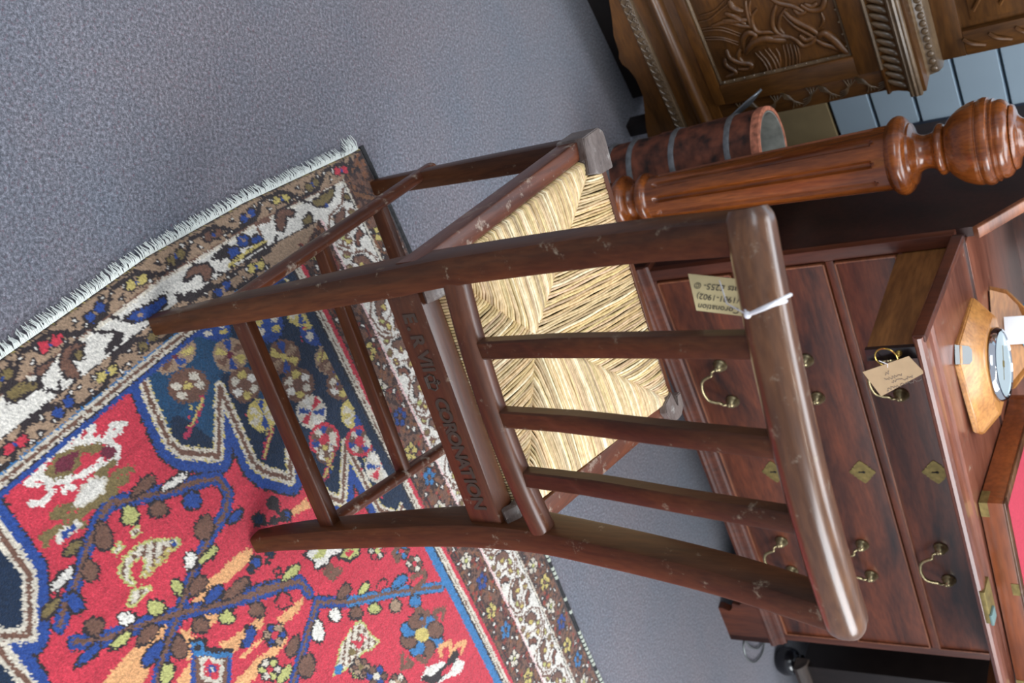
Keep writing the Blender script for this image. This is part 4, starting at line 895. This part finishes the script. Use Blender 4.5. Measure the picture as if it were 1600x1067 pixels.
# writing box lined in red
wb = thing('writing_box', 'open mahogany writing box with brass corners and red lining on the bureau fall', 'box', None)
wb.location = fbw(-.768, -.262, ztop(-.262) + .0015); wb.rotation_euler = (TILT * 1.0, 0, math.radians(32 - 3))
BW, BD, BH, TK = .50, .36, .042, .016
boxobj('base', (.002, BW - .002, .002, BD - .002, 0, .008), M_orange, wb, .001)
boxobj('front_wall', (0, BW, 0, TK, 0, BH), M_orange, wb, .0012); boxobj('back_wall', (0, BW, BD - TK, BD, 0, BH), M_orange, wb, .0012)
boxobj('side_wall', (0, TK, TK, BD - TK, 0, BH), M_orange, wb, .0012); boxobj('side_wall', (BW - TK, BW, TK, BD - TK, 0, BH), M_orange, wb, .0012)
bm = bmesh.new(); box(bm, -.001, BW + .001, -.001, TK * 1.25, BH, BH + .004, .001); box(bm, -.001, TK * 1.25, 0, BD, BH, BH + .004, .001); obj('rim', bm, M_rail, wb)
boxobj('red_lining', (TK, BW - TK, TK, BD - TK, .006, BH - .004), M_baize, wb, .002)
for x0 in (0, BW - .03, .20):
    bm = bmesh.new()
    if x0 == 0: box(bm, -.0008, .034, -.0008, .0, .0, .015, 0); box(bm, -.0008, 0, -.0008, .034, 0, .015, 0)
    elif x0 > .4: box(bm, x0, BW + .0008, -.0008, 0, 0, .015, 0); box(bm, BW, BW + .0008, -.0008, .03, 0, .015, 0)
    else: box(bm, x0, x0 + .03, -.0008, 0, BH - .014, BH, 0)
    obj('brass_corner' if x0 != .20 else 'brass_plate', bm, M_brassd, wb)

# ------------------------------------------------------------------ turned and fluted bedpost
FP = frame(-.288, 2.013, 0)
bp_ = thing('bedpost', 'tall turned mahogany post with fluted shaft and ball-shaped vase, beside the bureau', 'bedpost', FP)
bm = bmesh.new(); lathe(bm, [(0, .034), (.004, .038), (.07, .038), (.078, .040), (.082, .045), (.095, .050), (.100, .049), (.106, .042), (.110, .041), (.114, .046)] + spline1([(.116, .050), (.124, .057), (.134, .060), (.142, .057), (.147, .050)], 4) + [(.149, .047), (.151, .044)] + spline1([(.153, .040), (.162, .037), (.171, .040), (.175, .045)], 4) + [(.176, .050), (.178, .0515)] + spline1([(.180, .054), (.187, .0565), (.194, .0555), (.199, .051)], 4) + [(.201, .0475), (.204, .047)], 56); obj('turned_foot', bm, M_post, bp_, ang=50)
NF = 9; zA, zB = .204, .706
def shaft():
    bm = bmesh.new(); nz_, na = 110, 216; rings = []
    for i in range(nz_ + 1):
        z = zA + (zB - zA) * i / nz_; f = i / nz_; r0 = .047 + .015 * f ** .9; ring = []
        for k in range(na):
            a = 2 * math.pi * k / na; ph = ((a + .28) * NF / (2 * math.pi)) % 1; d = abs(ph - .5) * 2 * math.pi / NF * r0
            w = .0066 + .001 * f; e = min(z - (zA + .016), (zB - .022) - z); cut = 0
            if e > 0:
                ww = w if e > w else math.sqrt(max(0, w * w - (w - e) ** 2))
                if d < ww: cut = .0085 * math.sqrt(max(0, 1 - (d / ww) ** 2)) * min(1, e / .008 + .25)
            ring.append(bm.verts.new(((r0 - cut) * math.cos(a), (r0 - cut) * math.sin(a), z)))
        rings.append(ring)
    for A, B in zip(rings, rings[1:]):
        for k in range(na): bm.faces.new((A[k], A[(k + 1) % na], B[(k + 1) % na], B[k]))
    return bm
obj('fluted_shaft', shaft(), M_post, bp_, ang=28)
bm = bmesh.new(); lathe(bm, [(.704, .061), (.708, .063)] + spline1([(.710, .067), (.718, .0735), (.728, .0755), (.737, .071), (.743, .062)], 5) + [(.744, .059), (.748, .058), (.750, .053)] + spline1([(.752, .045), (.758, .036), (.770, .0315), (.782, .034), (.787, .038)], 4) + [(.789, .040)] + spline1([(.790, .043), (.794, .0475), (.799, .0480), (.804, .045)], 4) + [(.806, .040)], 64); obj('turned_collar', bm, M_post, bp_, ang=50)
bm = bmesh.new(); lathe(bm, spline1([(.805, .038), (.812, .050), (.826, .063), (.842, .072), (.856, .0765), (.863, .077)], 6) + [(.864, .0750), (.866, .0750), (.868, .0780), (.876, .0800), (.883, .0785), (.885, .074), (.887, .073), (.889, .0750), (.892, .0750), (.893, .070)] + spline1([(.894, .070), (.901, .0715), (.910, .068), (.916, .060)], 4) + [(.917, .056), (.919, .059), (.924, .056), (.927, .046)] + spline1([(.928, .040), (.938, .030), (.955, .026), (.985, .028), (1.03, .036), (1.12, .040), (1.3, .034), (1.45, .030)], 5) + [(1.451, 0)], 64); obj('turned_vase', bm, M_post, bp_, ang=50)

# ------------------------------------------------------------------ stacked, hooped stick stand
FS = frame(-.378, 2.165, 0)
stt = thing('stick_stand', 'rusty red hooped cylinder standing between the carved cabinet and the bedpost', 'stick stand', FS)
def rough(z, a): return 1 + .006 * math.sin(a * 7 + z * 90) + .004 * math.sin(a * 13 - z * 60)
secs = [(.0, .172, .070, .0755), (.172, .272, .0775, .080), (.272, .425, .081, .0865)]
for k, (z0, z1, r0, r1) in enumerate(secs):
    bm = bmesh.new(); pr_ = [(z0 + (z1 - z0) * i / 10, r0 + (r1 - r0) * i / 10) for i in range(11)]
    if k < 2: lathe(bm, [(z0, r0 - .01)] + pr_ + [(z1, r1 - .01)], 56, rmod=rough)
    else: lathe(bm, [(z0, r0 - .01)] + pr_ + [(z1, r1 - .009), (z1 - .005, r1 - .010), (z0 + .02, r0 - .012), (z0 + .018, 0)], 56, rmod=rough)
    obj('stave_section', bm, M_cyl, stt)
bm = bmesh.new(); lathe(bm, [(.405, .0865), (.406, .0885), (.424, .0895), (.4265, .087), (.4262, .0795), (.410, .0790)], 56, rmod=rough, cap=False); r_o = obj('rim', bm, M_orim, stt); r_o['label'] = 'flaking orange-red rim'
bm = bmesh.new(); lathe(bm, [(.30, 0), (.30, .0670), (.425, .0750), (.4255, .0780), (.296, .0695), (.296, 0)], 56, cap=False); obj('lining', bm, M_inside, stt)
for z, r in ((.045, .0725), (.105, .0745), (.215, .0795), (.350, .0845)):
    bm = bmesh.new(); lathe(bm, [(z - .007, r - .003), (z - .0065, r + .0015), (z, r + .003), (z + .0065, r + .0018), (z + .007, r - .003)], 56, rmod=rough); obj('hoop', bm, M_hoop, stt)
bm = bmesh.new(); pv = Vector(lc(FS, (1118, 168), 0, -.078)); 
pts = [(-.080, -.012, .318), (-.092, -.014, .345), (-.108, -.016, .365), (-.128, -.018, .386)]
pts = [(-.076, .0, .322), (-.090, .0, .350), (-.106, .002, .376), (-.130, .004, .408)]
sweep(bm, smooth_pts(pts, 5), [.010, .011, .012, .013, .015, .018, .020, .020, .021, .022, .021, .018, .014, .010, .006, .003], .006, (0, 1, .3), rrect(.3, 3))
obj('lug', bm, M_nickel, stt)

# ------------------------------------------------------------------ carved oak cabinet
FO = frame(-.5164, 2.2609, 43.5)
cab = thing('carved_cabinet', 'carved oak cabinet with relief-carved door panel and scalloped skirt', 'cabinet', FO)
L0, L1, CD = -1.15, .062, .42
def cbox(name, d, mat=M_oak, bev=.002): return boxobj(name, d, mat, cab, bev)
cbox('carcass', (L0 + .012, L1 - .012, .03, CD, .12, .690))
skp = [(L0, .145)] + [(L0, .06)]
sk = []
x = L0
for c_ in range(9):
    w = (L1 - L0) / 9; xs_ = L0 + c_ * w
    for t in range(10): f = t / 10; sk.append((xs_ + f * w, .082 + .026 * abs(math.sin(math.pi * f)) - .010 * math.cos(2 * math.pi * f) ))
skr = [(L1, .060), (.020, .070), (-.037, .089), (-.070, .099), (-.118, .101), (-.148, .094), (-.164, .084), (-.182, .083), (-.198, .090), (-.240, .095), (-.283, .110), (-.326, .122), (-.40, .128), (-.50, .126)]
skl = [(L0 + L1 - a, b) for a, b in skr]
bm = bmesh.new(); prism(bm, skr + skl[::-1] + [(L0, .147), (L1, .147)], -.004, .018, 'y'); obj('scalloped_skirt', bm, M_oak, cab)
boxobj('shade_board', (L0 + .01, L1 - .06, .125, .14, 0, .13), M_dark, cab, 0)  # dark board added to block light and blacken the gap under the skirt
for s0 in (L0, L1 - .05):
    boxobj('foot', (s0 + .010, s0 + .044, .03, .07, 0, .12), M_dark, cab); cbox('foot', (s0 + .002, s0 + .048, CD - .05, CD, 0, .12))
bm = bmesh.new(); prism(bm, [(.01, .146), (-.010, .147), (-.014, .150), (-.014, .171), (-.010, .174), (.01, .175)], L0, L1, 'x'); gb = obj('carved_base_band', bm, M_oakpale, cab)
# leaf scrolls in the base band, alike pieces sharing one mesh
bm = bmesh.new()
for s in (-1, 1): tube(bm, smooth_pts([(s * .009, 0, -.0095), (s * .002, -.002, -.004), (-s * .003, -.002, .004), (s * .008, 0, .0095)], 4), .0014, 5)
tube(bm, smooth_pts([(-.008, 0, .006), (-.002, -.002, .001), (.007, 0, -.007)], 3), .0017, 5)
mb = bpy.data.meshes.new('leaf_scroll'); bm.to_mesh(mb); bm.free(); mb.materials.append(M_oakpale)
for k in range(26): child('leaf_scroll', mb, gb, (L1 - .016 - k * .0195, -.0145, .1605))
bm = bmesh.new(); prism(bm, [(.01, .175), (-.004, .175), (-.002, .190), (-.006, .204), (-.014, .210), (-.020, .217), (-.022, .224), (-.018, .232), (-.008, .236), (.004, .238), (.006, .262), (.03, .262)], L0, L1, 'x'); obj('base_moulding', bm, M_oak, cab, ang=60)
# frame round the panel
def bar(name, s0, s1, z0, z1, n0=-.004, n1=.03, mat=M_oak): return cbox(name, (s0, s1, n0, n1, z0, z1), mat)
bar('bottom_rail', L0, L1 - .06, .262, .287); bar('top_rail', L0, L1 - .06, .594, .642)
bar('right_stile', -.046, .004, .287, .594, mat=M_oakz); bar('left_stile', -.62, -.56, .287, .594, mat=M_oakz); bar('end_stile', L0, L0 + .08, .287, .594, mat=M_oakz)
bar('carved_stile', .004, L1, .262, .642, .010, .035, M_oakz)
cs = [o for o in cab.children if o.name.startswith('carved_stile')][0]
bm = bmesh.new()
for k in range(9):
    m = 1 if k % 2 else -1; zc = .285 + .042 * k
    for q in range(4):
        e = q * .0058
        tube(bm, smooth_pts([(.034 + m * (-.024 + e), .0095, zc + e * .3), (.034 + m * (-.012 + e * .6), .0065, zc + .020), (.034 + m * (.006 + e * .2), .0060, zc + .026 + e * .6), (.034 + m * (.022 - e * .3), .0085, zc + .020 + e * 1.4)], 4), .0014, 5)
obj('scroll_carving', bm, M_oakpale, cs)['kind'] = 'stuff'
pan = cbox('relief_panel', (-.56, -.046, .010, .03, .287, .594)); pan2 = cbox('relief_panel', (L0 + .08, -.62, .010, .03, .287, .594))
bm = bmesh.new()
for a, b in (((-.56, .290), (-.048, .290)), ((-.56, .591), (-.048, .591)), ((-.049, .290), (-.049, .591))): tube(bm, [(a[0], .006, a[1]), (b[0], .006, b[1])], .0045, 6)
obj('panel_moulding', bm, M_oakpale, cab)
bm = bmesh.new()
for k in range(12): bmesh.ops.create_icosphere(bm, subdivisions=1, radius=.003, matrix=Matrix.Translation((-.052, .004, .30 + .024 * k)))
for k in range(14): bmesh.ops.create_icosphere(bm, subdivisions=1, radius=.003, matrix=Matrix.Translation((-.07 - .03 * k, .004, .586)))
obj('nail_head', bm, M_oakpale, pan)['kind'] = 'stuff'
def Zc(x, y): v = lc(FO, (1060 + x / 5.333, y / 5.333), 1, .009); return Vector((float(v[0]), .0085, float(v[2])))
def carve(paths, name, mat=M_oak):
    bm = bmesh.new()
    for pts, r in paths:
        P = smooth_pts([Zc(*p) for p in pts], 5); n = len(P); r = r * 1.25; R = [2 * r * (.35 + .65 * math.sin(math.pi * min(1, max(0, (i + .5) / n))) ** .5) for i in range(n)]
        sweep(bm, P, R, [q * 1.0 for q in R], (0, 1, 0), circ(8))
    o = obj(name, bm, mat, pan, ang=70); o['kind'] = 'stuff'; return o
carve([([(1160, 300), (1220, 275), (1290, 320), (1360, 390), (1425, 450)], .0085), ([(1150, 330), (1210, 365), (1300, 390), (1420, 445)], .0055), ([(880, 90), (930, 140), (1010, 190), (1110, 240), (1170, 290)], .006), ([(860, 110), (960, 210), (1060, 270), (1150, 320)], .004)], 'bud_spray')
carve([([(660, 70), (615, 140), (625, 220), (670, 265), (760, 265), (860, 285)], .0045), ([(560, 0), (570, 90), (600, 200), (660, 270)], .004), ([(600, 0), (590, 90), (620, 160)], .003), ([(820, 30), (790, 120), (790, 220), (840, 280), (920, 300)], .005), ([(900, 60), (850, 140), (840, 230), (880, 280)], .004),
       ([(1020, 40), (1100, 80), (1190, 70), (1220, 0), (1210, -60)], .006), ([(1050, 30), (1110, 50), (1160, 20)], .005), ([(960, 70), (1000, 110), (1050, 100), (1080, 60)], .005), ([(740, -40), (830, 20), (960, 50), (1060, 100)], .005), ([(1190, 100), (1210, 170), (1180, 230)], .003)], 'scrollwork')
carve([([(550, 430), (540, 330), (580, 270), (640, 290), (600, 360)], .006), ([(560, 440), (620, 360), (720, 320), (830, 330), (900, 330)], .008), ([(600, 380), (700, 350), (820, 300), (930, 310)], .006), ([(400, 410), (430, 480), (520, 520), (600, 530), (590, 570), (500, 575)], .006), ([(390, 480), (400, 540), (480, 600), (400, 640)], .005), ([(520, 400), (500, 470), (540, 520)], .005),
       ([(920, 300), (980, 330), (1040, 380), (1120, 350), (1150, 290)], .005), ([(1010, 290), (1060, 330), (1130, 310)], .005)], 'beast')
carve([([(x0 + 60 * 0, y0), ((x0 + x1) / 2 + 14, (y0 + y1) / 2 - 12), (x1, y1)], .0022) for x0, y0, x1, y1 in ((640, 440, 770, 640), (670, 425, 800, 640), (720, 410, 840, 635), (750, 400, 870, 630), (810, 400, 850, 560), (870, 370, 890, 620), (900, 365, 925, 615), (930, 365, 950, 610), (960, 370, 985, 600), (985, 370, 1005, 598))]
      + [([(190, 240), (350, 225), (520, 280)], .0022), ([(200, 260), (350, 250), (510, 300)], .0022), ([(210, 310), (350, 310), (500, 350)], .0022), ([(220, 330), (370, 330), (500, 375)], .0022), ([(160, 185), (260, 160), (370, 70), (480, -20)], .0025), ([(180, 130), (300, 90), (390, 0)], .0022), ([(280, 215), (400, 180), (520, 210), (620, 220)], .005), ([(390, 110), (480, 140), (560, 200)], .006), ([(420, 0), (460, 60), (540, 90)], .007), ([(370, 170), (470, 170), (580, 160)], .006)], 'ribbing')
# gadrooned frieze: lobes as separate pieces
bm = bmesh.new(); prism(bm, [(.03, .642), (-.006, .642), (-.008, .647), (.002, .652), (.0, .664), (-.010, .684), (-.016, .690), (.03, .690)], L0, L1, 'x'); fz = obj('frieze', bm, M_oak, cab, ang=50)
bm = bmesh.new(); bmesh.ops.create_uvsphere(bm, u_segments=10, v_segments=7, radius=1)
for v in bm.verts:
    x_, y_, z_ = v.co; f = 1 + .35 * z_; v.co = Vector((x_ * .0085 * f + z_ * .010, y_ * .007 - .004 * z_, z_ * .021))
gm_ = bpy.data.meshes.new('gadroon'); bm.to_mesh(gm_); bm.free(); gm_.materials.append(M_oakpale); gm_.polygons.foreach_set('use_smooth', np.ones(len(gm_.polygons), bool))
for k in range(26): child('gadroon', gm_, fz, (L1 - .022 - k * .0205, -.006, .668))
bm = bmesh.new(); prism(bm, [(.03, .642), (-.011, .642), (-.013, .645), (-.011, .649), (.03, .649)], L0, -.004, 'x'); obj('lower_bead', bm, M_oakpale, cab)
def cornice(pr0, name, mat=M_oakpale): bm = bmesh.new(); prism(bm, pr0, L0 - .005, L1 + .006, 'x'); obj(name, bm, mat, cab, ang=60)
cornice([(.40, .690), (-.020, .690), (-.026, .692), (-.028, .696), (-.025, .699), (-.027, .701), (-.030, .705), (-.027, .709), (-.028, .711), (-.027, .715), (-.021, .717), (.40, .717)], 'reeded_cornice')
bm = bmesh.new(); box(bm, L0 - .003, L1 + .004, -.018, CD, .716, .724, .002); obj('ledge', bm, M_oak, cab)
bm = bmesh.new(); prism(bm, [(.02, .724), (.030, .728), (.036, .745), (.05, .752), (CD, .752), (CD, .724)], L0, L1 - .004, 'x'); bd = obj('beaded_riser', bm, M_oakpale, cab)
bm = bmesh.new(); bmesh.ops.create_uvsphere(bm, u_segments=10, v_segments=6, radius=.0075); bmesh.ops.scale(bm, vec=(1, .6, 1), verts=bm.verts); me_b = bpy.data.meshes.new('bead'); bm.to_mesh(me_b); bm.free(); me_b.materials.append(M_oakpale); me_b.polygons.foreach_set('use_smooth', np.ones(len(me_b.polygons), bool))
for k in range(22): child('bead', me_b, bd, (L1 - .016 - k * .0185, .031, .738))
# upper stage set back on the ledge
cbox('upper_carcass', (L0 + .01, L1 - .012, .075, CD, .750, 1.35))
cbox('upper_rail', (L0 + .01, L1 - .012, .062, .08, .752, .80)); cbox('upper_stile', (L1 - .070, L1 - .012, .062, .08, .80, 1.35), M_oakz)
up = cbox('upper_panel', (L0 + .08, L1 - .085, .070, .082, .82, 1.25))
bm = bmesh.new()
for k in range(9): tube(bm, smooth_pts([(L1 - .041 - .012, .060, .80 + .05 * k), (L1 - .041, .056, .815 + .05 * k), (L1 - .041 + .012, .060, .84 + .05 * k)], 4), .004, 6); tube(bm, smooth_pts([(L1 - .11, .066, .83 + .05 * k), (L1 - .15, .062, .85 + .05 * k), (L1 - .21, .066, .83 + .05 * k)], 4), .004, 6)
obj('upper_carving', bm, M_oakz, up)

# ------------------------------------------------------------------ dark coffer at the right edge
FD = frame(1.057, 2.96, 32)
cof = thing('dark_coffer', 'near-black wooden coffer on bun feet to the right of the bureau', 'coffer', FD)
bm = bmesh.new(); box(bm, 0, .9, 0.0, .5, .095, .78, .006); obj('body', bm, M_dark, cof)
bm = bmesh.new(); prism(bm, [(.02, .078), (-.022, .078), (-.026, .09), (-.018, .102), (-.006, .112), (.02, .116)], -.012, .9, 'x'); obj('plinth', bm, wood('coffer_plinth', (48, 38, 32), (92, 78, 68), 0, .5, .1), cof)
for x, y in ((.035, .04), (.86, .04), (.035, .45), (.86, .45)):
    bm = bmesh.new(); lathe(bm, spline1([(0, .020), (.006, .034), (.030, .044), (.058, .038), (.070, .026), (.080, .024)], 4), 32, x, y); obj('bun_foot', bm, M_black, cof)
for x, z in ((.12, .25), (.35, .25), (.12, .5)):
    bm = bmesh.new(); bmesh.ops.create_icosphere(bm, subdivisions=2, radius=.007, matrix=Matrix.Translation((x, -.001, z))); obj('stud', bm, M_brassd, cof)
# wire loop on the carpet beside the bureau's foot
bm = bmesh.new(); g1 = [Vector(lc((np.zeros(3), np.eye(3)), p, 2, .004)) for p in ((1162, 996), (1172, 1010), (1184, 1013), (1194, 1002), (1190, 1022), (1178, 1035), (1166, 1026), (1162, 1008), (1164, 997))]
tube(bm, smooth_pts(g1, 6), .0022, 6); w_ = obj('wire_loop', bm, plain('grey_wire', (120, 124, 122), .4, .5), None); tag(w_, 'thin grey wire loop lying on the carpet beside the bureau foot', 'wire')
